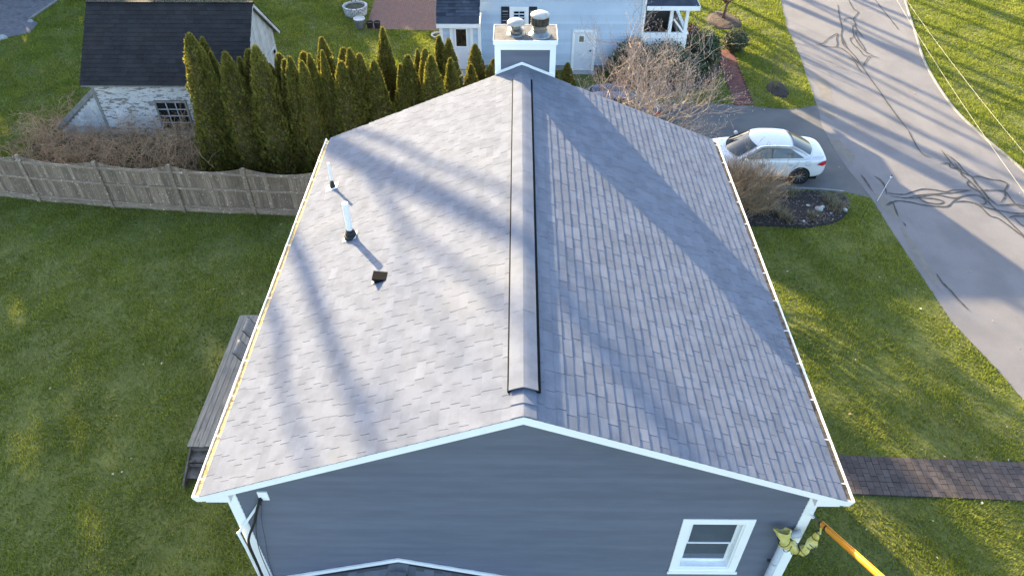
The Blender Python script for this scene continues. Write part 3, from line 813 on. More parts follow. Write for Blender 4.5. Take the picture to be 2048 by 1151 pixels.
# walls
body = MB().prism_y([(-4.12, 0.0), (-4.12, 6.2), (0, ZR - 0.19), (4.12, 6.2), (4.12, 0.0)][::-1], YW + 0.13, 14.55)
obj('wall', body, 'siding', house)
WX0, WX1, WZ0, WZ1 = 2.47, 3.25, 3.99, 5.27
fwall = MB()
for (x0, x1, z0, z1) in ((-4.1, WX0, 0, 6.1), (WX1, 4.1, 0, 6.1), (WX0, WX1, 0, WZ0), (WX0, WX1, WZ1, 6.1)):
    fwall.box(x0, x1, YW + 0.003, YW + 0.128, z0, z1)
fwall.prism_y([(-4.1, 6.1), (4.1, 6.1), (4.1, 6.16), (0, ZR - 0.2), (-4.1, 6.16)], YW + 0.003, YW + 0.128)
front_wall = obj('front_wall', fwall, 'siding', house)
z = 0.2
while z < ZR - 0.25:
    e = 0.104
    z1 = z + e
    def hwid(zz):
        return min(4.0, max(0.02, (ZR - 0.155 - zz) / SL))
    spans = [(-1, 1)]
    w0, w1 = hwid(z), hwid(z1)
    def board(xa0, xb0, xa1, xb1):
        v = [(xa0, YW - 0.020, z + 0.002), (xb0, YW - 0.020, z + 0.002), (xb1, YW - 0.001, z1 + 0.004), (xa1, YW - 0.001, z1 + 0.004),
             (xa0, YW + 0.002, z + 0.002), (xb0, YW + 0.002, z + 0.002)]
        return MB().add(v, [(0, 1, 2, 3), (4, 5, 1, 0), (0, 3, 4), (1, 5, 2)])
    cut = z1 > WZ0 - 0.1 and z < WZ1 + 0.1
    if cut:
        obj('clapboard', board(-w0, WX0 - 0.05, -w1, WX0 - 0.05), 'siding', front_wall)
        obj('clapboard', board(WX1 + 0.05, w0, WX1 + 0.05, w1), 'siding', front_wall)
    else:
        obj('clapboard', board(-w0, w0, -w1, w1), 'siding', front_wall)
    z += e

# front window
def frame_mb(x0, x1, z0, z1, w_, y0, y1, wb=None):
    wb = w_ if wb is None else wb
    return MB().box(x0, x1, y0, y1, z1 - w_, z1).box(x0, x1, y0, y1, z0, z0 + wb).box(x0, x0 + w_, y0, y1, z0 + wb, z1 - w_).box(x1 - w_, x1, y0, y1, z0 + wb, z1 - w_)
win = bevel(obj('window', frame_mb(2.335, 3.385, 3.86, 5.42, 0.125, YW - 0.032, YW + 0.0), 'white', house), 0.004)
obj('jamb', frame_mb(2.4605, 3.2595, 3.985, 5.295, 0.028, YW - 0.012, YW + 0.12), 'whitepvc', win)
bevel(obj('sill', MB().box(2.31, 3.41, YW - 0.06, YW - 0.033, 3.85, 3.90), 'white', win), 0.004)
obj('sash', frame_mb(2.49, 3.23, 4.60, 5.265, 0.045, YW + 0.055, YW + 0.080, 0.028), 'whitepvc', win)
obj('sash', frame_mb(2.49, 3.23, 4.015, 4.655, 0.045, YW + 0.084, YW + 0.110, 0.07), 'whitepvc', win)
obj('pane', MB().box(2.53, 3.19, YW + 0.066, YW + 0.069, 4.62, 5.225), 'glass', win)
obj('pane', MB().box(2.53, 3.19, YW + 0.095, YW + 0.098, 4.08, 4.615), 'glass', win)
obj('screen', MB().box(2.49, 3.23, YW + 0.113, YW + 0.118, 4.012, 5.268), 'screen', win)

# gutters with hangers
for sg, dm in ((-1, 'debris'), (1, 'debris_dark')):
    x0 = HW + 0.012; zt = ZR - DROP - 0.035
    pr = [(x0, zt + 0.02), (x0, zt - 0.105), (x0 + 0.07, zt - 0.105), (x0 + 0.105, zt - 0.04), (x0 + 0.115, zt - 0.005), (x0 + 0.115, zt + 0.008), (x0 + 0.098, zt + 0.008), (x0 + 0.098, zt - 0.01),
          (x0 + 0.09, zt - 0.035), (x0 + 0.062, zt - 0.095), (x0 + 0.006, zt - 0.095), (x0 + 0.006, zt + 0.02)]
    pr = [(sg * a, b) for a, b in pr]
    if sg < 0: pr = pr[::-1]
    gt = obj('gutter', MB().prism_y(pr, YF + 0.01, YB + 0.02), 'white', house)
    obj('end_cap', MB().prism_y([(sg * x0, zt + 0.01), (sg * x0, zt - 0.106), (sg * (x0 + 0.07), zt - 0.106), (sg * (x0 + 0.116), zt - 0.03), (sg * (x0 + 0.116), zt + 0.009)], YF - 0.002, YF + 0.0085), 'white', gt)
    lit = MB()
    ys = np.linspace(YF + 0.05, YB - 0.05, 120)
    for i in range(len(ys) - 1):
        h0 = zt - 0.022 + 0.006 * math.sin(ys[i] * 2.3) + rng.uniform(0, 0.008); h1 = zt - 0.022 + 0.006 * math.sin(ys[i + 1] * 2.3) + rng.uniform(0, 0.008)
        lit.add([(sg * (x0 + 0.007), ys[i], h0 + 0.012), (sg * (x0 + 0.089), ys[i], h0), (sg * (x0 + 0.089), ys[i + 1], h1), (sg * (x0 + 0.007), ys[i + 1], h1 + 0.012)], [(0, 1, 2, 3) if sg > 0 else (3, 2, 1, 0)])
    obj('leaf_litter', lit, dm, gt)
    n = 13
    for i in range(n):
        yy = YF + 0.28 + i * (YB - YF - 0.5) / (n - 1)
        obj('hanger', MB().box(min(sg * (x0 + 0.004), sg * (x0 + 0.100)), max(sg * (x0 + 0.004), sg * (x0 + 0.100)), yy - 0.008, yy + 0.008, zt + 0.0095, zt + 0.0135), 'whitepvc', gt)

# chimney chase
CX0, CX1, CY0, CY1, CZ = -0.575, 0.715, 14.84, 15.60, 8.53
ch = obj('chimney', MB().box(CX0 + 0.02, CX1 - 0.02, CY0 + 0.02, CY1 - 0.02, 0.0, CZ - 0.02), 'siding', house)
z = 7.35
while z < CZ - 0.21:
    obj('clapboard', MB().add([(CX0 + 0.1, CY0 + 0.004, z), (CX1 - 0.1, CY0 + 0.004, z), (CX1 - 0.1, CY0 + 0.015, z + 0.106), (CX0 + 0.1, CY0 + 0.015, z + 0.106), (CX0 + 0.1, CY0 + 0.019, z), (CX1 - 0.1, CY0 + 0.019, z)], [(0, 1, 2, 3), (4, 5, 1, 0)]), 'siding', ch)
    z += 0.104
for (x0, x1) in ((CX0, CX0 + 0.125), (CX1 - 0.125, CX1)):
    obj('corner_trim', MB().box(x0, x1, CY0 - 0.01, CY0 + 0.06, 7.3, CZ - 0.2), 'white', ch)
obj('frieze_trim', MB().box(CX0, CX1, CY0 - 0.01, CY0 + 0.05, CZ - 0.199, CZ - 0.01), 'white', ch)
for x0, x1 in ((CX0 - 0.004, CX0 + 0.03), (CX1 - 0.03, CX1 + 0.004)):
    obj('side_trim', MB().box(x0, x1, CY0 + 0.061, CY1, 7.0, CZ - 0.005), 'white', ch)
fl = MB()
for sg in (-1, 1):
    xe = CX0 + 0.0 if sg < 0 else CX1
    a = 0.0
    n0 = [(0, ZR + 0.012), (0, ZR + 0.072), (xe, ZR - abs(xe) * SL + 0.068), (xe, ZR - abs(xe) * SL + 0.012)]
    fl.prism_y(n0 if sg < 0 else n0[::-1], CY0 - 0.035, CY0 - 0.011)
obj('step_flashing', fl, 'white', ch)
pan = MB().box(CX0 - 0.02, CX1 + 0.02, CY0 - 0.03, CY1 + 0.02, CZ - 0.004, CZ + 0.012)
obj('chase_cover', pan, 'capsheet', ch)
lip = MB()
for (x0, x1, y0, y1) in ((CX0 - 0.032, CX0 - 0.0205, CY0 - 0.04, CY1 + 0.03), (CX1 + 0.0205, CX1 + 0.032, CY0 - 0.04, CY1 + 0.03), (CX0 - 0.02, CX1 + 0.02, CY0 - 0.042, CY0 - 0.031), (CX0 - 0.02, CX1 + 0.02, CY1 + 0.021, CY1 + 0.03)):
    lip.box(x0, x1, y0, y1, CZ - 0.075 if True else 0, CZ + 0.02)
obj('cover_flange', lip, 'white', ch)
f1 = MB().lathe([(0.20, 0), (0.19, 0.015), (0.135, 0.05), (0.13, 0.07), (0.175, 0.075), (0.178, 0.105), (0.14, 0.115), (0.115, 0.13), (0.115, 0.235), (0.0, 0.236)], (-0.13, 15.17, CZ + 0.012), 28)
flue1 = obj('flue_cap', f1, 'galv', ch, smooth=False)
flue1['label'] = 'low flue cap with pale domed lid'
obj('flue_lid', MB().lathe([(0.14, 0.20), (0.185, 0.215), (0.192, 0.235), (0.17, 0.27), (0.11, 0.30), (0.0, 0.312)], (-0.13, 15.17, CZ + 0.012), 28), 'capwhite', ch, smooth=True)
f2 = MB().lathe([(0.24, 0), (0.235, 0.012), (0.16, 0.09), (0.15, 0.10), (0.165, 0.105), (0.165, 0.135), (0.15, 0.14), (0.15, 0.225), (0.20, 0.235), (0.0, 0.236)], (0.37, 15.12, CZ + 0.012), 28)
flue2 = obj('flue_cap', f2, 'galv', ch, smooth=False)
flue2['label'] = 'taller flue cap with dark sooty screen band'
obj('spark_screen', MB().lathe([(0.188, 0.237), (0.192, 0.30), (0.190, 0.40), (0.0, 0.401)], (0.37, 15.12, CZ + 0.012), 32), 'sootmesh', ch)
obj('flue_lid', MB().lathe([(0.199, 0.395), (0.203, 0.425), (0.19, 0.445), (0.13, 0.475), (0.0, 0.49)], (0.37, 15.12, CZ + 0.012), 32), 'capwhite', ch, smooth=True)

# small gabled roof built against the front wall (only its top shows at the bottom of the view)
PX, PZ, PSL = -1.915, 4.10, 0.325
pr_y0, pr_y1 = 3.2, YW - 0.016
low = obj('lower_roof', MB().prism_y([(PX - 2.2, PZ - 2.2 * PSL), (PX - 2.2, PZ - 2.2 * PSL - 0.12), (PX + 2.2, PZ - 2.2 * PSL - 0.12), (PX + 2.2, PZ - 2.2 * PSL), (PX, PZ)], pr_y0, pr_y1 - 0.03), 'roofdeck', house)
pa = math.atan(PSL)
pl = MB()
for sg in (-1, 1):
    for k in range(16):
        yy = pr_y1 - 0.035 - rng.random() * 0.1
        while yy > pr_y0:
            wdt = rng.choice((0.16, 0.22, 0.28, 0.33))
            y0 = max(pr_y0, yy - wdt)
            s0, s1, th = k * EXPO - 0.01, (k + 1) * EXPO, rng.choice((0.005, 0.009))
            def q(s, y_, h): return Vector((PX + sg * (max(s, 0) * math.cos(pa) + h * math.sin(pa)), y_, PZ - max(s, 0) * math.sin(pa) + h * math.cos(pa)))
            P = [q(s0, y0 + 0.0015, 0.0), q(s0, yy - 0.0015, 0.0), q(s1, y0 + 0.0015, th), q(s1, yy - 0.0015, th), q(s1, y0 + 0.0015, -0.003), q(s1, yy - 0.0015, -0.003)]
            F = [(0, 1, 3, 2), (2, 3, 5, 4), (0, 2, 4), (1, 5, 3)]
            if sg > 0: F = [f[::-1] for f in F]
            mb = MB().add(P, F, rng.random())
            if yy > pr_y1 - 0.5:
                obj('shingle', mb, 'porchshingle', low)
            else:
                pl.add(mb.v, mb.f, mb.t[0])
            yy -= wdt
obj('shingles', pl, 'porchshingle', low)['kind'] = 'stuff'
apr = MB()
for sg in (-1, 1):
    poly = [(PX, PZ + 0.045), (PX, PZ + 0.125), (PX + sg * 2.2, PZ + 0.125 - 2.2 * PSL), (PX + sg * 2.2, PZ + 0.045 - 2.2 * PSL)]
    apr.prism_y(poly if sg < 0 else poly[::-1], pr_y1 - 0.03, pr_y1 - 0.004)
obj('wall_flashing', apr, 'white', low)
pv = MB()
for sg in (-1, 1):
    pv.box(min(PX + sg * 0.13, PX + sg * 0.155), max(PX + sg * 0.13, PX + sg * 0.155), pr_y0, pr_y1 - 0.19, PZ - 0.05, PZ + 0.018)
obj('ridge_vent', pv, 'black', low)
obj('ridge_cap', MB().prism_y([(PX - 0.15, PZ + 0.012), (PX, PZ + 0.055), (PX + 0.15, PZ + 0.012), (PX + 0.15, PZ + 0.022), (PX, PZ + 0.068), (PX - 0.15, PZ + 0.022)][::-1], pr_y0, pr_y1 - 0.19, 0.55), 'porchshingle', low)
obj('ridge_cap', MB().prism_y([(PX - 0.16, PZ - 0.04), (PX, PZ + 0.012), (PX + 0.16, PZ - 0.04), (PX + 0.16, PZ - 0.028), (PX, PZ + 0.026), (PX - 0.16, PZ - 0.028)][::-1], pr_y1 - 0.25, pr_y1 - 0.031, 0.6), 'porchshingle', low)

# ------------------------------------------------ things fixed to the roof and wall
def vent_pipe(s, y, r, h, label):
    b = rp(-1, s, y, 0.0)
    t = empty('vent_pipe', b)
    tag(t, label, 'vent pipe', 'white plumbing vents on the left roof slope')
    n = Vector((-sA, 0, cA))
    pts = []
    for (ds, dy) in ((-0.12, -0.11), (0.15, -0.11), (0.15, 0.11), (-0.12, 0.11)):
        pts.append((ds, dy))
    f = MB()
    lo_ = [rp(-1, s + ds, y + dy, 0.006) for ds, dy in pts]; hi_ = [rp(-1, s + ds, y + dy, 0.012) for ds, dy in pts]
    f.add(lo_ + hi_, [(0, 1, 2, 3), (7, 6, 5, 4), (0, 4, 5, 1), (1, 5, 6, 2), (2, 6, 7, 3), (3, 7, 4, 0)])
    obj('flashing', f, 'whitepvc', t)
    obj('boot', MB().lathe([(r * 2.3, -0.03), (r * 2.3, 0.045), (r * 1.7, 0.06), (r * 1.75, 0.09), (r * 1.25, 0.12), (r * 1.3, 0.15), (r * 1.06, 0.17), (r * 1.02, 0.17)], b, 20), 'rubber', t)
    obj('pipe', MB().lathe([(r, -0.03), (r, h), (r * 0.82, h), (r * 0.82, h - 0.12), (0.0, h - 0.13)], b, 20), 'whitepvc', t, smooth=False)
vent_pipe(3.10 / cA, 10.50, 0.055, 0.74, 'tall white vent pipe with black boot, nearer of the two on the roof')
vent_pipe(3.86 / cA, 12.52, 0.027, 0.58, 'thin white vent pipe near the far corner of the left slope')
hd = empty('exhaust_hood', rp(-1, 2.32 / cA, 9.0))
tag(hd, 'small black hooded exhaust vent set low on the sunlit shingles', 'roof vent')
hb = MB()
def hp(ds, dy, h): return rp(-1, 2.32 / cA + ds * 0.8, 9.0 + dy * 0.85, h * 1.15)
P = [hp(-0.14, -0.12, 0.01), hp(-0.14, 0.12, 0.01), hp(0.10, 0.13, 0.10), hp(0.10, -0.13, 0.10), hp(0.10, -0.13, 0.006), hp(0.10, 0.13, 0.006), hp(-0.16, -0.13, 0.004), hp(-0.16, 0.13, 0.004)]
hb.add(P, [(0, 3, 2, 1), (3, 4, 5, 2), (0, 6, 4, 3), (1, 2, 5, 7), (0, 1, 7, 6)])
bevel(obj('hood', hb, 'black', hd), 0.006)
obj('damper', MB().add([hp(0.101, -0.10, 0.085), hp(0.101, 0.10, 0.085), hp(0.115, 0.10, 0.02), hp(0.115, -0.10, 0.02)], [(0, 1, 2, 3)]), 'galv', hd)
obj('flange', MB().add([hp(0.10, -0.10, 0.0125), hp(0.17, -0.10, 0.0125), hp(0.17, -0.04, 0.0125), hp(0.10, -0.04, 0.0125)], [(0, 1, 2, 3)]), 'whitepvc', hd)

# round grey pipe with elbow on the front wall
gp = empty('flue_pipe', (3.87, YW - 0.12, 0))
tag(gp, 'round grey pipe with elbow rising up the front wall beside the window', 'pipe')
obj('pipe', MB().tube([(3.87, YW - 0.115, 0.2), (3.87, YW - 0.115, 5.05)], 0.05, 20), 'greypipe', gp, smooth=True)
pts = []
for i in range(9):
    a = i / 8 * R(80)
    pts.append((3.87 + 0.16 * (1 - math.cos(a)) , YW - 0.115 + 0.0, 5.05 + 0.16 * math.sin(a)))
obj('elbow', MB().tube(pts + [(4.03 + 0.02, YW - 0.115, 5.215)], [0.056] * 8 + [0.06, 0.062], 20), 'greypipe', gp, smooth=True)
for zz in (3.7, 4.35, 5.0):
    obj('coupling', MB().tube([(3.87, YW - 0.115, zz), (3.87, YW - 0.115, zz + 0.06)], 0.056, 20), 'greypipe', gp, smooth=True)
    obj('clip', MB().box(3.80, 3.94, YW - 0.06, YW - 0.014, zz - 0.09, zz - 0.065), 'wire', gp)

# service mast at the left corner: wall plate, brace, conduit, cable
sm = empty('service_mast', (-4.1, YW - 0.1, 0))
tag(sm, 'white service conduit, brace and wall plate at the near corner of the wall', 'conduit')
obj('wall_plate', MB().prism_y([(-3.685, 6.055), (-3.685, 5.86), (-3.545, 5.86), (-3.545, 6.055)], YW - 0.032, YW - 0.014), 'white', sm)
obj('brace', MB().bar((-3.62, YW - 0.035, 5.93), (-4.185, YW - 0.07, 5.02), 0.035, 0.02, (0, 1, 0)), 'whitepvc', sm)
obj('conduit', MB().tube([(-4.185, YW - 0.07, 5.04), (-4.182, YW - 0.055, 4.6), (-4.18, YW - 0.05, 0.2)], 0.022, 10), 'whitepvc', sm, smooth=True)
obj('anchor_knob', MB().lathe([(0.03, 0), (0.035, 0.03), (0.02, 0.06), (0.028, 0.09), (0.0, 0.1)], (-3.66, YW - 0.03, 5.9), 12, axis=(0, -1, 0)), 'cable', sm)
def sag(pts, n=6):
    P = [Vector(p) for p in pts]; P = [P[0] * 2 - P[1]] + P + [P[-1] * 2 - P[-2]]; out = []
    for i in range(1, len(P) - 2):
        for k in range(n):
            t = k / n; a, b, c, d = P[i - 1:i + 3]
            out.append(0.5 * ((2 * b) + (c - a) * t + (2 * a - 5 * b + 4 * c - d) * t * t + (3 * b - a - 3 * c + d) * t ** 3))
    return out + [P[-2]]
obj('cable', MB().tube(sag([(-3.655, YW - 0.06, 5.92), (-3.74, YW - 0.1, 5.72), (-3.84, YW - 0.12, 5.42), (-4.00, YW - 0.13, 5.05), (-4.06, YW - 0.13, 4.8), (-4.08, YW - 0.12, 4.3), (-4.10, YW - 0.11, 3.4), (-4.1, YW - 0.1, 1.0)]), 0.020, 8), 'cable', sm, smooth=True)
obj('cable', MB().tube(sag([(-3.68, YW - 0.05, 5.86), (-3.83, YW - 0.07, 5.4), (-3.93, YW - 0.07, 4.95), (-4.0, YW - 0.06, 4.4), (-4.02, YW - 0.05, 3.4)]), 0.006, 5), 'cable', sm, smooth=True)
obj('cable', MB().tube(sag([(-3.66, YW - 0.05, 5.85), (-3.77, YW - 0.05, 5.35), (-3.84, YW - 0.05, 4.8), (-3.93, YW - 0.04, 4.2), (-3.98, YW - 0.04, 3.4)]), 0.003, 5), 'cable', sm, smooth=True)

# orange line cover on the overhead service drop and the yellow blanket tied at the corner
lc = empty('line_cover', (4.2, 5.4, 0))
tag(lc, 'long orange insulating cover on the service wire by the house corner', 'line cover')
A0, A1 = Vector((4.175, 5.42, 5.70)), Vector((4.47, 3.172, 7.191))
dA = (A1 - A0).normalized()
pr = []
cov = MB()
sideA = dA.cross(Vector((0, 0, 1))).normalized(); upA = sideA.cross(dA)
ring = [(0.036 * math.cos(a), 0.045 * math.sin(a)) for a in [R(d) for d in range(0, 360, 24)]]
ring += []
vv = []
for p in (A0, A0 + dA * 0.9, A1 + dA * 1.2):
    for (a, b) in ring: vv.append(p + sideA * a + upA * b)
n = len(ring)
cov.add(vv, [(i * n + k, i * n + (k + 1) % n, (i + 1) * n + (k + 1) % n, (i + 1) * n + k) for i in range(2) for k in range(n)] + [tuple(range(n)), tuple(range(3 * n - 1, 2 * n - 1, -1))])
obj('cover_tube', cov, 'orange', lc, smooth=True)
obj('cover_lip', MB().bar(A0 + upA * 0.045 + dA * 0.02, A1 + dA * 1.2 + upA * 0.045, 0.014, 0.03, upA), 'orange', lc)
obj('end_ring', MB().tube([A0 - dA * 0.012, A0 + dA * 0.01], 0.047, 16), 'cable', lc)
obj('tie', MB().tube([A0 + dA * 0.13, A0 + dA * 0.145], 0.056, 16), 'cable', lc)
for k, off in enumerate((-0.02, 0.025)):
    obj('wire', MB().tube([A0 + sideA * off, Vector((4.13, 5.64, 5.60 - 0.02 * k))], 0.005, 6), 'wire', lc)
obj('insulator', MB().lathe([(0.02, 0), (0.028, 0.02), (0.018, 0.04), (0.026, 0.06), (0.0, 0.07)], (4.13, 5.643, 5.59), 10, axis=(0, -1, 0.1)), 'whitepvc', lc)

bl = empty('rubber_blanket', (4.0, 5.5, 0))
tag(bl, 'yellow rubber blanket tied with black cords round the wire at the house corner', 'blanket')
bp = sag([(3.735, 5.50, 5.36), (3.77, 5.46, 5.24), (3.86, 5.43, 5.10), (4.02, 5.41, 5.01), (4.14, 5.41, 5.08), (4.19, 5.42, 5.30), (4.205, 5.43, 5.60)], 7)
nb = len(bp); br = []
for i in range(nb):
    t = i / (nb - 1)
    br.append((0.078 + 0.016 * math.sin(i * 0.55 + 1.0) + 0.010 * math.sin(i * 1.7)) if t < 0.62 else 0.076 - 0.062 * ((t - 0.62) / 0.38))
v = []; nn = 20
for i in range(nb):
    d = (bp[min(i + 1, nb - 1)] - bp[max(i - 1, 0)]).normalized()
    a_ = d.cross(Vector((0, 1, 0))).normalized(); b_ = a_.cross(d)
    for k in range(nn):
        a = 2 * math.pi * k / nn
        fold = 1 + 0.16 * math.sin(3 * a + i * 0.33) + 0.09 * math.sin(7 * a - i * 0.5)
        v.append(bp[i] + (a_ * math.cos(a) * 1.15 + b_ * math.sin(a) * 0.72) * br[i] * fold)
bmb = MB().add(v, [(i * nn + k, i * nn + (k + 1) % nn, (i + 1) * nn + (k + 1) % nn, (i + 1) * nn + k) for i in range(nb - 1) for k in range(nn)] + [tuple(range(nn)), tuple(range(nn * nb - 1, nn * (nb - 1) - 1, -1))])
bmb.v = [tuple(Vector(q) + 0.048 * mnoise.noise_vector(Vector(q) * 7.5) + 0.014 * mnoise.noise_vector(Vector(q) * 22)) for q in bmb.v]
bo = subsurf(obj('blanket', bmb, 'yellow', bl, smooth=True), 1)
for i, tl_ in ((9, (.5, .1)), (14, (-.4, .5)), (19, (.35, -.2)), (25, (-.2, .3)), (30, (.2, .4)), (32, (.1, -.3)), (36, (0, .2)), (39, (.2, .1))):
    d = ((bp[i + 1] - bp[i]).normalized() + Vector((tl_[0], 0, tl_[1]))).normalized()
    q = Vector((0, 0, 1)).rotation_difference(d)
    pts = [bp[i] + q @ Vector(((br[i] * 1.12 + 0.012) * math.cos(a), (br[i] * 1.12 + 0.012) * math.sin(a), 0.008 * math.sin(2 * a))) for a in [R(k * 15) for k in range(25)]]
    obj('cord', MB().tube(pts, 0.0055, 5), 'cable', bl)

# overhead wires running along the road side
for (a, b, r, lab) in (((11.05, 26.5, 7.7), (8.9, 9.5, 7.4), 0.003, 'pale overhead utility wire crossing above the far road kerb'), ((9.95, 24.5, 8.6), (8.6, 9.5, 8.2), 0.0022, 'thinner overhead wire crossing above the bright far lawn')):
    pts = []
    for k in range(25):
        t = k / 24
        p = Vector(a).lerp(Vector(b), t); p.z -= 0.25 * (1 - (2 * t - 1) ** 2)
        pts.append(p)
    e0 = (Vector(a) - Vector(b)).normalized()
    pts = [Vector(a) + e0 * 25 + Vector((0, 0, 1.0))] + pts + [Vector(b) - e0 * 25 + Vector((0, 0, 1.0))]
    tag(obj('utility_wire', MB().tube(pts, r, 6), 'wire'), lab, 'wire', 'overhead wires')

# ================================================================== DECK AND CHAIRS
deck = empty('deck', (-6, 12.6, 0))
tag(deck, 'weathered grey timber deck with steps beside the left eave', 'deck')
x = -7.9
DZ = 0.5
i = 0
while x < -4.2:
    bevel(obj('plank', MB().box(x + 0.003, x + 0.135, 10.37 + rng.uniform(-.006, .006), 14.84 + rng.uniform(-.006, .006), DZ - 0.03, DZ + rng.uniform(-.002, .002)), 'deck', deck), 0.004, 1)
    x += 0.14
for (x0, x1, y0, y1) in ((-7.885, -7.85, 10.40, 14.80), (-7.84, -4.2, 10.41, 10.445), (-7.84, -4.2, 14.75, 14.785)):
    obj('skirt_board', MB().box(x0, x1, y0, y1, 0.02, DZ - 0.032), 'deckdark', deck)
for (x0, x1) in ((-7.84, -7.80), (-5.9, -5.86)):
    obj('stringer', MB().prism_x([(10.405, 0.0), (10.405, DZ - 0.035), (10.33, DZ - 0.035), (9.55, 0.14), (9.55, 0.0)][::-1], x0, x1), 'deckdark', deck)
for k, (y0, zz) in enumerate(((10.07, 0.335), (9.74, 0.17))):
    st = obj('tread', MB().box(-7.795, -5.905, y0 - 0.02, y0 + 0.27, zz - 0.035, zz), 'deckdark', deck)
    bevel(st, 0.006, 1)
    obj('riser', MB().box(-7.795, -5.905, y0 + 0.275, y0 + 0.295, zz - 0.03, zz + 0.125), 'deckdark', deck)
def sling_chair(name, x, y, label):
    t = empty(name, (x, y, DZ))
    tag(t, label, 'chair', 'grey sling chairs on the deck')
    prof = [(-0.16, 0.98), (-0.10, 0.93), (-0.075, 0.84), (-0.02, 0.74), (0.04, 0.63), (0.075, 0.52), (0.13, 0.43), (0.22, 0.40), (0.36, 0.42), (0.50, 0.445), (0.58, 0.42), (0.62, 0.35)]
    v = []; f = []
    for (px, pz) in prof:
        for yy, dz in ((-0.24, 0), (-0.08, -0.012), (0.08, -0.012), (0.24, 0)): v.append((px, yy, pz + dz))
    for i in range(len(prof) - 1):
        for k in range(3): f.append((i * 4 + k, i * 4 + k + 1, i * 4 + k + 5, i * 4 + k + 4))
    s_ = obj('sling', MB().add(v, f), 'sling', t, smooth=True, local=True)
    so2 = s_.modifiers.new('solid', 'SOLIDIFY'); so2.thickness = 0.008
    for sg in (-1, 1):
        obj('side_rail', MB().tube([(a, sg * 0.25, b) for a, b in prof], 0.012, 6), 'chairframe', t, smooth=True, local=True)
        obj('armrest', MB().tube([(0.02, sg * 0.27, 0.66), (0.25, sg * 0.28, 0.655), (0.48, sg * 0.27, 0.62)], 0.016, 6), 'chairframe', t, smooth=True, local=True)
        obj('leg', MB().tube([(0.46, sg * 0.27, 0.62), (0.54, sg * 0.27, 0.0)], 0.013, 6), 'chairframe', t, local=True)
        obj('leg', MB().tube([(0.06, sg * 0.27, 0.62), (-0.08, sg * 0.27, 0.0)], 0.013, 6), 'chairframe', t, local=True)
    return t
sling_chair('sling_chair', -7.02, 12.72, 'grey sling chair on the deck, nearer the steps')
sling_chair('sling_chair', -7.0, 13.5, 'grey sling chair at the far end of the deck')

# ================================================================== FENCE
fence = empty('fence', (-13, 20.6, 0))
tag(fence, 'weathered grey board fence with dipped panel tops across the lawn', 'fence')
FP = [(-21.8, 22.0), (-19.25, 21.45), (-16.74, 20.98), (-14.04, 20.64), (-11.49, 20.42), (-9.01, 20.27), (-6.5, 20.12), (-4.0, 20.0)]
for i in range(len(FP)):
    x, y = FP[i]
    bevel(obj('post', MB().box(x - 0.055, x + 0.055, y - 0.085, y + 0.025, 0, 1.86 if i % 2 else 1.89), 'fencerail', fence), 0.008, 1)
bcount = 0
for i in range(len(FP) - 1):
    a = Vector((*FP[i], 0)); b = Vector((*FP[i + 1], 0)); d = (b - a); L = d.length; d.normalize(); nrm = Vector((-d.y, d.x, 0))
    for zz, hh in ((1.60, 0.085), (0.98, 0.085), (0.24, 0.085)):
        r_ = obj('rail', MB().bar(a + d * 0.058 + Vector((0, 0, zz)) - nrm * 0.02, b - d * 0.058 + Vector((0, 0, zz + rng.uniform(-.015, .015))) - nrm * 0.02, 0.04, hh), 'fencerail', fence)
    obj('kick_board', MB().bar(a + d * 0.058 + Vector((0, 0, 0.09)) - nrm * 0.012, b - d * 0.058 + Vector((0, 0, 0.09)) - nrm * 0.012, 0.022, 0.17), 'fencerail', fence)
    nbd = max(1, int(L / 0.135)); wb = L / nbd
    for k in range(nbd):
        t = (k + 0.5) / nbd
        h0 = 1.84 - 0.20 * math.sin(math.pi * t) ** 0.8 + rng.uniform(-0.006, 0.006)
        c = a + d * (t * L)
        mb = MB()
        hw_ = wb / 2 - 0.003; th = 0.009
        h1 = 1.84 - 0.20 * math.sin(math.pi * min(1, (k + 1) / nbd)) ** 0.8 if k + 1 < nbd else 1.84
        hL = 1.84 - 0.20 * max(0, math.sin(math.pi * k / nbd)) ** 0.8
        P = []
        tw = rng.uniform(-0.004, 0.004)
        for o_ in (0.0012, 0.018 + tw):
            for s_, z_ in ((-hw_, 0.03), (hw_, 0.03), (hw_, h1), (-hw_, hL)):
                P.append(c + d * s_ + nrm * (o_ + 0.004) + Vector((0, 0, z_)))
        mb.add(P, [(0, 1, 2, 3), (7, 6, 5, 4), (0, 4, 5, 1), (1, 5, 6, 2), (2, 6, 7, 3), (3, 7, 4, 0)])
        obj('board', mb, 'fence', fence)

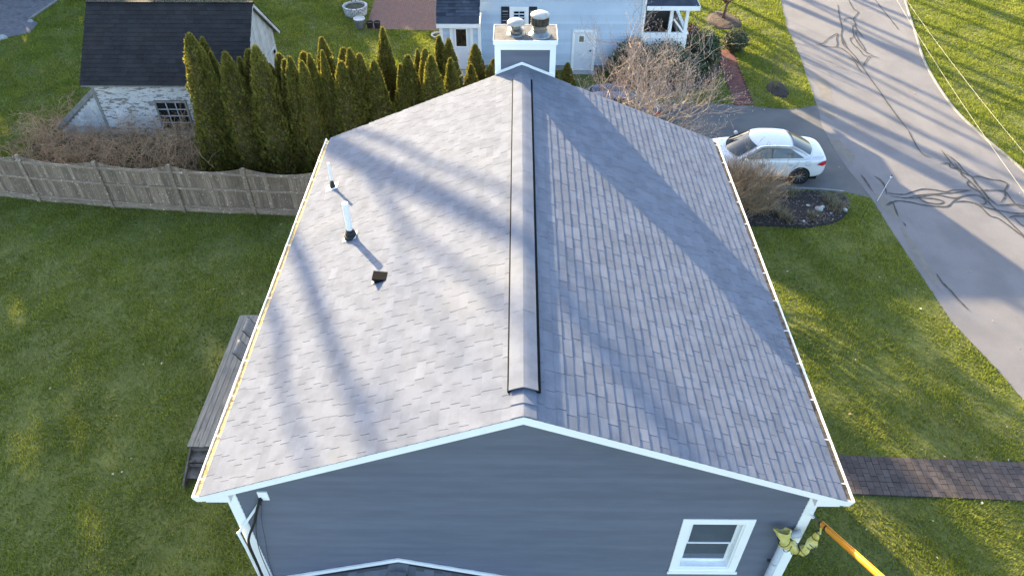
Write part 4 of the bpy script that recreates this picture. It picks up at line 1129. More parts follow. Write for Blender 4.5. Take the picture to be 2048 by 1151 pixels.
# ================================================================== OLD SHED
shed = empty('shed', (-12.8, 26.9, 0))
tag(shed, 'old shed with dark shingle roof and peeling white clapboards behind the fence', 'shed')
SX0, SX1, SY0, SY1 = -15.72, -10.0, 24.8, 29.0
SRY, SRZ, SEZ = 26.9, 4.70, 2.62
ssl = (SRZ - SEZ) / (SRY - SY0 + 0.3)
sw = MB().prism_x([(SY0 + 0.03, 0.0), (SY1 - 0.03, 0.0), (SY1 - 0.03, 2.42), (SRY, SRZ - 0.12), (SY0 + 0.03, 2.42)], SX0 + 0.03, SX1 - 0.03)
swall = obj('wall', sw, 'bareboard', shed)
z = 0.42
while z < 2.46:
    for (xa, xb) in (((SX0, -13.62), (-12.38, SX1)) if 0.62 < z + 0.06 < 1.82 else ((SX0, SX1),)):
        obj('clapboard', MB().add([(xa, SY0 - 0.015, z), (xb, SY0 - 0.015, z), (xb, SY0, z + 0.125), (xa, SY0, z + 0.125), (xa, SY0 + 0.029, z), (xb, SY0 + 0.029, z), (xb, SY0 + 0.029, z + 0.125), (xa, SY0 + 0.029, z + 0.125)], [(0, 1, 2, 3), (4, 5, 1, 0), (0, 3, 7, 4), (1, 5, 6, 2), (3, 2, 6, 7)]), 'peel', swall)
    z += 0.12
for zz in (0.08, 0.30):
    obj('sill_beam', MB().box(SX0 + 0.05, SX1 - 0.05, SY0 - 0.05, SY0 + 0.028, zz, zz + 0.07), 'bareboard', swall)
for xx in (SX0 - 0.02, SX1 - 0.08):
    obj('corner_board', MB().box(xx, xx + 0.10, SY0 - 0.03, SY0 + 0.10, 0.02, 2.46), 'peel2' if xx > -12 else 'bareboard', shed)
# gable end: slanted bleached boards over vertical door boards
for k in range(19):
    y0 = SY0 + 0.05 + k * 0.215
    y1 = min(y0 + 0.21, SY1 - 0.04)
    def topz(yy): return SRZ - 0.14 - abs(yy - SRY) * ssl
    if y1 - y0 < 0.05: continue
    zb = 0.1
    obj('gable_board', MB().prism_x([(y0, zb), (y1, zb), (y1, topz(y1)), (y0, topz(y0))], SX1 - 0.028, SX1 + rng.uniform(-0.004, 0.006)), 'peel2', swall)
obj('door_brace', MB().bar((SX1 + 0.02, 27.4, 0.4), (SX1 + 0.02, 28.6, 2.0), 0.03, 0.12, (1, 0, 0)), 'peel2', swall)
obj('door_rail', MB().bar((SX1 + 0.02, 26.0, 2.25), (SX1 + 0.02, 28.75, 2.25), 0.03, 0.12), 'peel2', swall)
obj('hinge', MB().box(SX1 + 0.02, SX1 + 0.05, 28.45, 28.62, 2.02, 2.12).box(SX1 + 0.02, SX1 + 0.05, 28.45, 28.62, 1.45, 1.55), 'black', swall)
# window
wn = obj('window', frame_mb(-13.6, -12.4, 0.60, 1.84, 0.07, SY0 - 0.045, SY0 + 0.0), 'bareboard', shed)
obj('pane', MB().box(-13.53, -12.47, SY0 + 0.005, SY0 + 0.012, 0.67, 1.77), 'darkglass', wn)
for k in range(1, 3):
    obj('muntin', MB().box(-13.53 + k * 0.353 - 0.014, -13.53 + k * 0.353 + 0.014, SY0 - 0.03, SY0 + 0.004, 0.67, 1.77), 'peel2', wn)
for k in range(1, 4):
    obj('muntin', MB().box(-13.53, -12.47, SY0 - 0.027, SY0 + 0.003, 0.67 + k * 0.275 - 0.014, 0.67 + k * 0.275 + 0.014), 'peel2', wn)
# roof: stepped courses
sroof = obj('roof', MB().prism_x([(SY0 - 0.3, SEZ - 0.03), (SY0 - 0.3, SEZ - 0.09), (SRY, SRZ - 0.10), (SY1 + 0.3, SEZ - 0.09), (SY1 + 0.3, SEZ - 0.03), (SRY, SRZ - 0.02)][::-1], SX0 - 0.17, SX1 + 0.17), 'bareboard', shed)
sang = math.atan(ssl); slen = (SRY - SY0 + 0.32) / math.cos(sang)
ncs = 19; ex_ = slen / ncs
def sp(sd, s, x, h): return Vector((x, SRY + sd * (s * math.cos(sang) + h * math.sin(sang)), SRZ - s * math.sin(sang) + h * math.cos(sang)))
tabs2 = MB()
for sd in (-1, 1):
    for k in range(ncs):
        x = SX0 - 0.2 - rng.random() * 0.25
        while x < SX1 + 0.2:
            wdt = 0.30
            x0, x1 = max(x, SX0 - 0.2), min(x + wdt, SX1 + 0.2)
            if x1 - x0 > 0.03:
                th = 0.012 + rng.uniform(-.003, .003)
                sagz = -0.05 * math.sin(math.pi * (x0 - SX0) / (SX1 - SX0)) * (1 - k / ncs) - 0.03 * math.sin(math.pi * (x0 - SX0) / (SX1 - SX0))
                P = [sp(sd, k * ex_ - 0.01, x0 + 0.003, 0.0), sp(sd, k * ex_ - 0.01, x1 - 0.003, 0.0), sp(sd, (k + 1) * ex_, x1 - 0.003, th), sp(sd, (k + 1) * ex_, x0 + 0.003, th), sp(sd, (k + 1) * ex_, x1 - 0.003, -0.012), sp(sd, (k + 1) * ex_, x0 + 0.003, -0.012)]
                F = [(3, 2, 1, 0), (5, 4, 2, 3)] if sd > 0 else [(0, 1, 2, 3), (3, 2, 4, 5)]
                mb = MB().add(P, F, rng.random())
                if sd < 0 and k >= ncs - 9: obj('shingle', mb, 'shedroof', sroof)
                else: tabs2.add(mb.v, mb.f, mb.t[0])
            x += wdt
obj('shingles', tabs2, 'shedroof', sroof)['kind'] = 'stuff'
obj('ridge_board', MB().bar((SX0 - 0.2, SRY, SRZ + 0.005), (SX1 + 0.2, SRY, SRZ + 0.005), 0.16, 0.03), 'shedroof', sroof)
for sd in (-1, 1):
    obj('barge_board', MB().bar(sp(sd, 0.0, SX1 + 0.16, -0.07), sp(sd, slen - 0.02, SX1 + 0.16, -0.07), 0.03, 0.11), 'peel2', sroof)

# low lean-to roof falling away from the shed's far corner
lt = empty('lean_to', (-16.9, 25.6, 0))
tag(lt, 'low lean-to roof of pale weathered boards against the left corner of the shed', 'lean-to')
a0 = Vector((-15.80, 25.05, 2.15)); a1 = Vector((-15.80, 27.6, 2.15)); b0 = Vector((-17.75, 25.05, 0.55)); b1 = Vector((-17.75, 27.6, 0.55))
nrm = (b0 - a0).cross(a1 - a0).normalized()
if nrm.z < 0: nrm = -nrm
for k in range(11):
    t0, t1 = k / 11, (k + 1) / 11
    for m_ in range(5):
        u0, u1 = m_ / 5, (m_ + 1) / 5
        j = rng.uniform(-.02, .02)
        p = lambda t, u: a0.lerp(b0, t).lerp(a1.lerp(b1, t), u)
        P = [p(t0 - 0.03 if t0 > 0 else 0, u0 + .006), p(t0 - 0.03 if t0 > 0 else 0, u1 - .006), p(t1, u1 - .006) + nrm * 0.03, p(t1, u0 + .006) + nrm * (0.03 + j)]
        P += [q - nrm * 0.035 for q in P]
        obj('shake', MB().add(P, [(0, 1, 2, 3), (7, 6, 5, 4), (0, 4, 5, 1), (1, 5, 6, 2), (2, 6, 7, 3), (3, 7, 4, 0)]), 'peel2', lt)
obj('edge_board', MB().bar(a0 + Vector((0, -0.04, 0.01)), b0 + Vector((0, -0.04, 0.01)), 0.04, 0.16), 'bareboard', lt)
obj('end_wall', MB().prism_y([(-15.82, 0), (-15.82, 2.06), (-17.70, 0.50), (-17.70, 0)], 25.06, 25.09), 'bareboard', lt)
for k in range(14):
    z0 = 0.05 + k * 0.145; xl = max(-17.68, -15.82 - (2.03 - z0 - 0.14) * 1.205); x = -15.83
    while x > xl + 0.03:
        wq = min(rng.uniform(0.10, 0.22), x - xl)
        obj('wall_shingle', MB().add([(x - wq + .004, 25.035, z0 + rng.uniform(-.012, .012)), (x, 25.035, z0 + rng.uniform(-.012, .012)), (x, 25.057, z0 + .15), (x - wq + .004, 25.057, z0 + .15)], [(0, 1, 2, 3)]), 'peel2', lt)
        x -= wq
obj('ridge_board', MB().bar(b0 + Vector((-0.02, 0, 0.03)), b1 + Vector((-0.02, 0, 0.03)), 0.12, 0.08), 'bareboard', lt)
for yy in (25.1, 27.5):
    obj('post', MB().box(-17.7, -17.6, yy, yy + 0.08, 0, 0.6), 'bareboard', lt)

# ================================================================== NEIGHBOUR'S HOUSE
nb_ = empty('neighbour_house', (2, 34, 0))
tag(nb_, 'pale blue clapboard house with white doors beyond the hedge', 'house')
NX0, NX1, NY = -1.78, 5.30, 31.2
nwall = obj('wall', MB().box(NX0, NX1, NY + 0.02, 36.2, 0.28, 3.9), 'bluesiding', nb_)
obj('foundation', MB().box(NX0 + 0.03, NX1 - 0.03, NY + 0.05, 36.1, 0.0, 0.28), 'foundation', nb_)
z = 0.28
while z < 3.8:
    obj('clapboard', MB().add([(NX0, NY - 0.034, z), (NX1, NY - 0.034, z), (NX1, NY + 0.004, z + 0.136), (NX0, NY + 0.004, z + 0.136), (NX0, NY + 0.019, z), (NX1, NY + 0.019, z)], [(0, 1, 2, 3), (4, 5, 1, 0), (0, 3, 4), (1, 5, 2)]), 'bluesiding', nwall)
    z += 0.134
obj('corner_board', MB().box(NX1 - 0.1, NX1 + 0.05, NY - 0.05, NY + 0.1, 0.25, 3.85), 'white', nb_)
obj('downspout', MB().box(NX1 - 0.03, NX1 + 0.05, NY - 0.14, NY - 0.055, 0.2, 3.8), 'white', nb_)
obj('roof', MB().prism_x([(NY - 0.4, 3.70), (NY - 0.4, 3.85), (33.7, 6.2), (36.6, 3.85), (36.6, 3.70), (33.7, 6.0)][::-1], NX0 - 0.3, NX1 + 0.3), 'darkroof', nb_)
obj('gable', MB().prism_x([(NY + 0.05, 3.88), (36.1, 3.88), (33.7, 5.95)], NX0 + 0.02, NX1 - 0.02), 'bluesiding', nb_)
# ground-floor window with shutters
nw = obj('window', frame_mb(-0.44, 0.37, 1.40, 2.89, 0.13, NY - 0.05, NY + 0.0), 'white', nb_)
obj('sash', frame_mb(-0.31, 0.24, 1.53, 2.76, 0.05, NY - 0.03, NY + 0.001, 0.05), 'whitepvc', nw)
for (z0, z1) in ((1.585, 2.14), (2.18, 2.705)):
    for (x0, x1) in ((-0.257, -0.045), (-0.025, 0.187)):
        for (q0, q1) in ((z0, (z0 + z1) / 2 - .01), ((z0 + z1) / 2 + .01, z1)):
            obj('pane', MB().box(x0, x1, NY - 0.022, NY - 0.018, q0, q1), 'darkglass', nw)
obj('muntin', MB().box(-0.26, 0.19, NY - 0.0235, NY - 0.0175, 2.142, 2.178).box(-0.044, -0.026, NY - 0.0235, NY - 0.0175, 1.585, 2.705).box(-0.26, 0.19, NY - 0.0228, NY - 0.0182, 2.435, 2.452).box(-0.26, 0.19, NY - 0.0228, NY - 0.0182, 1.855, 1.870), 'whitepvc', nw)
for (x0, x1) in ((-0.80, -0.455), (0.385, 0.73)):
    s_ = obj('shutter', frame_mb(x0, x1, 1.40, 2.90, 0.05, NY - 0.05, NY - 0.015), 'shutter', nb_)
    for k in range(28):
        zz = 1.47 + k * 0.05
        obj('slat', MB().add([(x0 + .05, NY - 0.045, zz), (x1 - .05, NY - 0.045, zz), (x1 - .05, NY - 0.02, zz + .045), (x0 + .05, NY - 0.02, zz + .045)], [(0, 1, 2, 3)]), 'shutter', s_)
# side door
dr = obj('door', MB().box(2.42, 3.22, NY - 0.045, NY + 0.0, 0.05, 1.80), 'doorwhite', nb_)
dr['label'] = 'plain white side door with a small square window'
obj('door_frame', MB().box(2.30, 2.415, NY - 0.06, NY, 0.03, 1.90).box(3.225, 3.34, NY - 0.06, NY, 0.03, 1.90).box(2.416, 3.224, NY - 0.06, NY, 1.805, 1.90), 'white', dr)
obj('pane', MB().box(2.60, 2.80, NY - 0.052, NY - 0.046, 1.37, 1.63), 'drygrass', dr)
obj('pane_frame', frame_mb(2.56, 2.84, 1.33, 1.67, 0.038, NY - 0.056, NY - 0.0455), 'white', dr)
obj('door_knob', MB().lathe([(0.02, 0), (0.02, 0.03), (0.035, 0.05), (0.03, 0.08), (0.0, 0.085)], (3.12, NY - 0.045, 0.98), 12, axis=(0, -1, 0)), 'black', dr)
obj('door_step', MB().box(2.25, 3.40, NY - 0.35, NY - 0.01, 0.0, 0.035), 'concrete', dr)

# entry bay at the left end
EX0, EX1, EY = -3.32, -1.79, 29.8
bay = obj('entry_bay', MB().box(EX0 + 0.02, EX1 + 0.15, EY + 0.02, 31.6, 0.35, 2.70), 'bluesiding', nb_)
z = 0.4
while z < 2.6:
    obj('clapboard', MB().add([(EX0, EY - 0.022, z), (EX1 + 0.15, EY - 0.022, z), (EX1 + 0.15, EY + 0.004, z + 0.136), (EX0, EY + 0.004, z + 0.136), (EX0, EY + 0.019, z), (EX1 + 0.15, EY + 0.019, z)], [(0, 1, 2, 3), (4, 5, 1, 0)]), 'bluesiding', bay)
    z += 0.134
for (x0, x1) in ((EX0 - 0.02, EX0 + 0.11), (EX1 + 0.04, EX1 + 0.17)):
    obj('corner_board', MB().box(x0, x1, EY - 0.035, EY + 0.09, 0.35, 2.64), 'white', bay)
obj('fascia', MB().box(EX0 - 0.12, EX1 + 0.12, EY - 0.22, EY - 0.19, 2.62, 2.82), 'white', bay)
obj('soffit', MB().box(EX0 - 0.12, EX1 + 0.12, EY - 0.189, EY - 0.02, 2.64, 2.67), 'white', bay)
edo = obj('door', MB().box(-2.80, -2.08, EY - 0.05, EY - 0.013, 0.75, 2.58), 'doorwhite', nb_)
edo['label'] = 'white entry door with a tall dark glass panel'
obj('pane', MB().box(-2.66, -2.24, EY - 0.056, EY - 0.051, 1.78, 2.52), 'darkglass', edo)
obj('pane_frame', frame_mb(-2.71, -2.19, 1.73, 2.56, 0.048, EY - 0.064, EY - 0.0505), 'white', edo)
obj('door_frame', MB().box(-2.92, -2.805, EY - 0.062, EY - 0.013, 0.72, 2.62).box(-2.075, -1.96, EY - 0.062, EY - 0.013, 0.72, 2.62), 'white', edo)
brf = obj('bay_roof', MB().prism_x([(EY - 0.22, 2.80), (EY - 0.22, 2.825), (31.19, 3.90), (31.19, 3.80)][::-1], EX0 - 0.12, EX1 + 0.12), 'darkroof', nb_)
bs = math.atan2(1.075, 31.19 - EY + 0.22); bln = math.hypot(1.075, 31.19 - EY + 0.22)
for k in range(11):
    s0, s1 = bln - (k) * 0.145, bln - (k + 1) * 0.145
    def bq(s, x, h): return (x, EY - 0.22 + s * math.cos(bs) - h * math.sin(bs), 2.827 + s * math.sin(bs) + h * math.cos(bs))
    x = EX0 - 0.14 - rng.random() * 0.2
    while x < EX1 + 0.14:
        x0, x1 = max(x, EX0 - 0.14), min(x + 0.30, EX1 + 0.14)
        th = rng.choice((0.010, 0.015))
        if x1 - x0 > 0.03:
            obj('shingle', MB().add([bq(s0, x0 + .002, 0), bq(s0, x1 - .002, 0), bq(max(s1, -0.02), x1 - .002, th), bq(max(s1, -0.02), x0 + .002, th), bq(max(s1, -0.02), x1 - .002, -.004), bq(max(s1, -0.02), x0 + .002, -.004)], [(0, 3, 2, 1), (3, 5, 4, 2)], rng.random()), 'darkroof', brf)
        x += 0.30
stp = obj('entry_steps', MB().box(-2.95, -1.95, EY - 0.9, EY - 0.02, 0, 0.72).box(-2.95, -1.95, EY - 1.2, EY - 0.901, 0, 0.48).box(-2.95, -1.95, EY - 1.5, EY - 1.201, 0, 0.24), 'concrete', nb_)
rail = MB()
for xx in (-2.92, -1.99):
    rail.bar((xx, EY - 0.1, 1.55), (xx, EY - 0.9, 1.55), 0.05, 0.05); rail.bar((xx, EY - 0.9, 1.55), (xx, EY - 1.5, 1.05), 0.05, 0.05)
    rail.bar((xx, EY - 1.5, 0.02), (xx, EY - 1.5, 1.07), 0.06, 0.06, (0, 1, 0))
    for k in range(6):
        rail.bar((xx, EY - 0.18 - k * 0.14, 0.73), (xx, EY - 0.18 - k * 0.14, 1.53), 0.03, 0.03, (0, 1, 0))
obj('stair_railing', rail, 'white', stp)

# side porch at the right end
pch = empty('side_porch_group', (6.4, 32.5, 0))
bpy.data.objects.remove(pch)
QX0, QX1, QY0, QY1 = 5.36, 7.28, 31.25, 33.9
prf = obj('porch_roof', MB().box(QX0, QX1 + 0.30, QY0 - 0.28, QY1 + 0.3, 2.96, 3.03).prism_x([(QY0 - 0.28, 3.031), (QY1 + 0.3, 3.031), (QY1 + 0.3, 3.6), (QY0 + 0.9, 3.6)], QX0, QX1 + 0.2), 'darkroof', nb_)
obj('fascia', MB().box(QX0, QX1 + 0.33, QY0 - 0.31, QY0 - 0.281, 2.84, 3.02).box(QX1 + 0.301, QX1 + 0.33, QY0 - 0.28, QY1 + 0.3, 2.84, 3.02), 'white', prf)
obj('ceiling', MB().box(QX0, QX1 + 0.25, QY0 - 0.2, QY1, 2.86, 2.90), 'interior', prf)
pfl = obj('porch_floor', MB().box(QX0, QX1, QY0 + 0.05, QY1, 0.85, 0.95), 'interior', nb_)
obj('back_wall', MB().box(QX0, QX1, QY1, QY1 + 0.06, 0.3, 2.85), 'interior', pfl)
obj('half_wall', MB().box(QX0, QX1, QY0 - 0.02, QY0 + 0.06, 0.55, 1.70).box(QX1 - 0.06, QX1 + 0.02, QY0 + 0.061, QY1, 0.55, 1.70), 'white', pfl)
for k in range(8):
    obj('clapboard', MB().add([(QX0, QY0 - 0.035, 0.56 + k * .136), (QX1 + .02, QY0 - 0.035, 0.56 + k * .136), (QX1 + .02, QY0 - 0.022, .69 + k * .136), (QX0, QY0 - 0.022, .69 + k * .136), (QX0, QY0 - 0.0205, 0.56 + k * .136), (QX1 + .02, QY0 - 0.0205, 0.56 + k * .136)], [(0, 1, 2, 3), (4, 5, 1, 0)]), 'white', pfl)
obj('handrail', MB().box(QX0, QX1 + 0.06, QY0 - 0.06, QY0 + 0.09, 1.701, 1.75).box(QX1 - 0.09, QX1 + 0.06, QY0 + 0.091, QY1, 1.701, 1.75), 'white', pfl)
for (px, py) in ((6.50, QY0), (7.17, QY0), (7.17, QY1 - 0.15), (6.50, QY1 - 0.15)):
    obj('porch_post', MB().box(px - 0.07, px + 0.07, py - 0.05, py + 0.09, 1.751, 2.84), 'white', pfl)
obj('post_brace', MB().bar((6.62, QY0 + 0.02, 2.35), (7.10, QY0 + 0.02, 1.80), 0.06, 0.16, (0, 1, 0)), 'white', pfl)
obj('lattice', MB().box(QX0 + 0.02, QX1 - 0.02, QY0 + 0.0, QY0 + 0.03, 0.05, 0.549).box(QX1 - 0.05, QX1 - 0.02, QY0 + 0.031, QY1, 0.05, 0.549), 'white', pfl)

# ================================================================== BRICK WALK, PAVER PATH
walk = sheet('brick_walk', redwalk_poly, 0.012, 'joint', kind='structure', thick=0.01)
bm0 = MB().box(-0.098, 0.098, -0.048, 0.048, 0.0, 0.04).mesh('brick', 'redbrick')
yy = 28.10
row = 0
while yy < 33.45:
    t = (yy - 28.05) / 5.45
    xl = 9.02 + 0.16 * t + 0.04 * math.sin(t * 3); xr = 9.87 + 0.20 * t
    x = xl + (0.10 if row % 2 else 0.0)
    cols = []
    if row % 2: cols.append((xl + 0.05, 0.5))
    while x + 0.2 < xr + 0.06:
        cols.append((x + 0.10, 1.0)); x += 0.203
    for cx, sx in cols:
        o = link('brick', bm0, walk)
        o.location = (cx, yy, 0.004 + rng.uniform(-.004, .004)); o.scale = (sx, 1, 1)
        o.rotation_euler = (rng.uniform(-.02, .02), rng.uniform(-.02, .02), rng.uniform(-.03, .03))
    yy += 0.104; row += 1

path = sheet('paver_path', paver_poly, 0.010, 'joint', kind='structure', thick=0.008)
pmesh = MB().box(-0.5, 0.5, -0.5, 0.5, 0.0, 0.045).mesh('paver', 'paver')
pu = Vector((13.6 - 4.3, 10.36 - 10.72, 0)).normalized(); pv_ = Vector((-pu.y, pu.x, 0)); po = Vector((4.3, 9.62, 0))
rot = math.atan2(pu.y, pu.x)
band = 0.355
cnt = 0
for b in range(3):
    x = 1.3; k = 0
    while x < 9.2:
        wd_ = 0.158
        big = 0.215; sm_ = band - big
        order = (big, sm_) if (k + b) % 2 else (sm_, big)
        v0 = b * band + 0.012
        for hgt in order:
            c = po + pu * (x + wd_ / 2) + pv_ * (v0 + hgt / 2)
            if c.x > 5.2 and cnt < 300:
                o = link('paver', pmesh, path); cnt += 1
                o.location = (c.x, c.y, rng.uniform(-.003, .004)); o.scale = (wd_ - 0.010, hgt - 0.010, 1)
                o.rotation_euler = (rng.uniform(-.02, .02), rng.uniform(-.02, .02), rot + rng.uniform(-.03, .03))
            v0 += hgt
        x += wd_; k += 1

# ================================================================== VEGETATION
def leaf_cloud(n, pos, nrm, size, asp=0.6, jit=0.7):
    """rhombic leaves: pos (n,3), nrm (n,3) preferred facing"""
    N = nrm + nrng.normal(0, jit, (n, 3)); N /= np.linalg.norm(N, axis=1, keepdims=True) + 1e-9
    T = np.cross(N, nrng.normal(0, 1, (n, 3))); T /= np.linalg.norm(T, axis=1, keepdims=True) + 1e-9
    B = np.cross(N, T)
    s = size * nrng.uniform(0.6, 1.3, (n, 1))
    V = np.stack([pos - T * s, pos + B * s * asp, pos + T * s, pos - B * s * asp], 1).reshape(-1, 3)
    F = np.arange(4 * n).reshape(n, 4)
    return V, F
# arborvitae: spire of flat sprays round a dark core
def arb_mesh(idx, H=4.6, Rm=0.66, n=8000):
    rs = np.random.default_rng(100 + idx)
    h = rs.random(n) ** 1.25
    a = rs.uniform(0, 2 * np.pi, n)
    lob = 1 + 0.10 * np.sin(3 * a + h * 9 + idx) + 0.08 * np.sin(7 * a - h * 23 + 2 * idx) + 0.07 * np.sin(5 * a + h * 41)
    prof = Rm * np.clip((1 - h), 0, 1) ** (0.58 + 0.06 * idx) * (0.80 + 0.20 * np.clip(h / 0.12, 0, 1)) * lob + 0.015
    r = prof * (1 - 0.22 * rs.random(n) ** 2)
    z = h * H
    # side leaders near the top
    pos = np.stack([r * np.cos(a), r * np.sin(a), z], -1)
    # a spray stands on edge, pointing up and out
    out = np.stack([np.cos(a), np.sin(a), np.zeros(n)], -1)
    upv = np.array([0, 0, 1.0]) * 0.9 + out * 0.45 + rs.normal(0, 0.28, (n, 3)); upv /= np.linalg.norm(upv, axis=1, keepdims=True)
    tang = np.stack([-np.sin(a), np.cos(a), np.zeros(n)], -1)
    mixa = rs.uniform(0.1, 1.0, (n, 1))
    side = out * mixa + tang * rs.choice([-1, 1], (n, 1)) * (1.05 - mixa); side -= upv * (side * upv).sum(1, keepdims=True); side /= np.linalg.norm(side, axis=1, keepdims=True)
    s = rs.uniform(0.035, 0.085, (n, 1)) * (1 - 0.35 * h[:, None])
    V = np.stack([pos - upv * s * 0.9, pos + side * s * 0.55, pos + upv * s * 1.35, pos - side * s * 0.55], 1).reshape(-1, 3)
    F = np.arange(4 * n).reshape(n, 4)
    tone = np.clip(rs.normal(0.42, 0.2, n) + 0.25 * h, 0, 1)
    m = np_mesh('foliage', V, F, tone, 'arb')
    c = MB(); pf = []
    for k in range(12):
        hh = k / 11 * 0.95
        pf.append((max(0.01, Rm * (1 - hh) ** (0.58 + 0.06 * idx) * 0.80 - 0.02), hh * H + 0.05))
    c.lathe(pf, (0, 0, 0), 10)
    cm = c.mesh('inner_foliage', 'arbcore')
    t = MB().tube([(0, 0, -0.05), (0, 0, 1.2)], [0.06, 0.05], 6).mesh('trunk', 'bark')
    return m, cm, t, H
ARBM = [arb_mesh(i) for i in range(5)]
ARB = [(-10.67,22.90,5.20),(-10.72,23.90,4.65),(-10.34,22.80,4.79),(-10.27,23.20,4.46),(-9.58,22.70,4.68),(-9.64,23.90,3.96),(-9.23,23.80,4.28),(-8.56,22.70,4.89),(-8.62,23.80,3.76),(-8.22,23.80,4.15),(-7.85,23.10,4.25),(-7.55,22.80,4.49),(-7.40,23.90,4.15),(-6.95,23.00,4.50),(-7.12,22.60,4.43),(-6.95,22.90,4.05),(-6.83,24.40,4.44),(-6.47,22.90,4.65),(-6.05,24.00,4.25),(-5.62,23.10,4.63),(-5.89,22.80,4.34),(-4.81,25.00,4.55),(-5.37,23.30,4.37),(-4.90,23.20,4.18),(-3.83,23.70,4.14),(-4.06,23.40,3.96),(-3.57,24.40,4.02),(-3.26,24.00,4.24),(-3.01,23.50,4.23),(-2.93,25.60,4.01),(-2.57,25.40,3.98),(-2.43,24.20,3.81),(-1.69,26.40,3.34),(-1.79,25.20,3.12),(-1.10,26.00,2.74),(1.90,27.60,2.06),(1.41,26.50,2.23),(-0.99,26.40,2.77)]
# clumps with two or three leaders share a base: merge tops closer than 0.45 m into one plant
plants = []
for (x, y, h) in ARB:
    for p in plants:
        if math.hypot(p[0][0] - x, p[0][1] - y) < 0.48 and len(p) < 2:
            p.append((x, y, h)); break
    else:
        plants.append([(x, y, h)])
ordn = ['first', 'second', 'third', 'fourth', 'fifth', 'sixth', 'seventh', 'eighth', 'ninth', 'tenth', 'eleventh', 'twelfth', 'thirteenth', 'fourteenth', 'fifteenth', 'sixteenth', 'seventeenth', 'eighteenth', 'nineteenth', 'twentieth', 'twenty-first', 'twenty-second', 'twenty-third', 'twenty-fourth', 'twenty-fifth', 'twenty-sixth', 'twenty-seventh', 'twenty-eighth', 'twenty-ninth', 'thirtieth', 'thirty-first', 'thirty-second', 'thirty-third', 'thirty-fourth', 'thirty-fifth', 'thirty-sixth', 'thirty-seventh', 'thirty-eighth']
plants.sort(key=lambda p: p[0][0] / (p[0][1] * 0.743 + 10.0 - 0.67 * p[0][2]))
for i, p in enumerate(plants):
    x, y, h = p[0]
    t = empty('arborvitae', (x, y, 0))
    lab = 'arborvitae spire, %s from the shed end of the hedge' % ordn[i]
    if len(p) > 1: lab = 'twin-topped arborvitae, %s from the shed end of the hedge' % ordn[i]
    tag(t, lab, 'arborvitae', 'arborvitae in the hedge')
    for j, (qx, qy, qh) in enumerate(p):
        m, cm, tm, H = ARBM[(i * 2 + j * 3) % 5]
        sc = qh / H
        wf = rng.uniform(0.90, 1.28) * (1.0 if qh > 3.5 else 0.85)
        rz = rng.uniform(0, 6.28)
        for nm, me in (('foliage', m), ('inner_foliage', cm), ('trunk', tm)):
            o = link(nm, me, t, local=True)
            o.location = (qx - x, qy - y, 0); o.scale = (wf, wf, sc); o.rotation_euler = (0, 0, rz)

# bare trees and twiggy shrubs
def branch_tree(rs, base, h0, r0, levels, spread=0.5, nchild=(3, 4), upb=0.25, wig=0.12, seglen=0.25, ratio=0.68, first_dir=(0, 0, 1), minr=0.003, split=1):
    trunk, crown = MB(), MB()
    tips = []
    def grow(p, d, ln, r, lv):
        n = max(2, int(ln / seglen)); pts = [p.copy()]; rad = [r]
        dd = d.copy()
        for i in range(n):
            dd = (dd + Vector((rs.gauss(0, wig), rs.gauss(0, wig), rs.gauss(0, wig) + upb * 0.12))).normalized()
            p = p + dd * (ln / n); pts.append(p.copy()); rad.append(max(minr, r * (1 - 0.45 * (i + 1) / n)))
        (trunk if lv <= split else crown).tube(pts, rad, 8 if lv == 0 else (6 if lv == 1 else (4 if lv == 2 else 3)), cap=lv <= 1)
        if lv >= levels:
            tips.append(p.copy()); return
        nc = rs.randint(*nchild)
        for k in range(nc):
            t = rs.uniform(0.35, 1.0) if k else 1.0
            i0 = min(n, max(1, int(round(t * n))))
            q = pts[i0]; ax = dd.orthogonal().normalized()
            ax.rotate(Quaternion(dd, rs.uniform(0, 6.28)))
            nd = (dd * 1.0 + ax * rs.uniform(0.6, 1.3) * spread * 2 + Vector((0, 0, upb * 0.5))).normalized()
            grow(q, nd, ln * ratio * rs.uniform(0.75, 1.2), rad[i0] * (0.72 if k else 0.85), lv + 1)
    grow(Vector(base), Vector(first_dir).normalized(), h0, r0, 0)
    return trunk, crown, tips

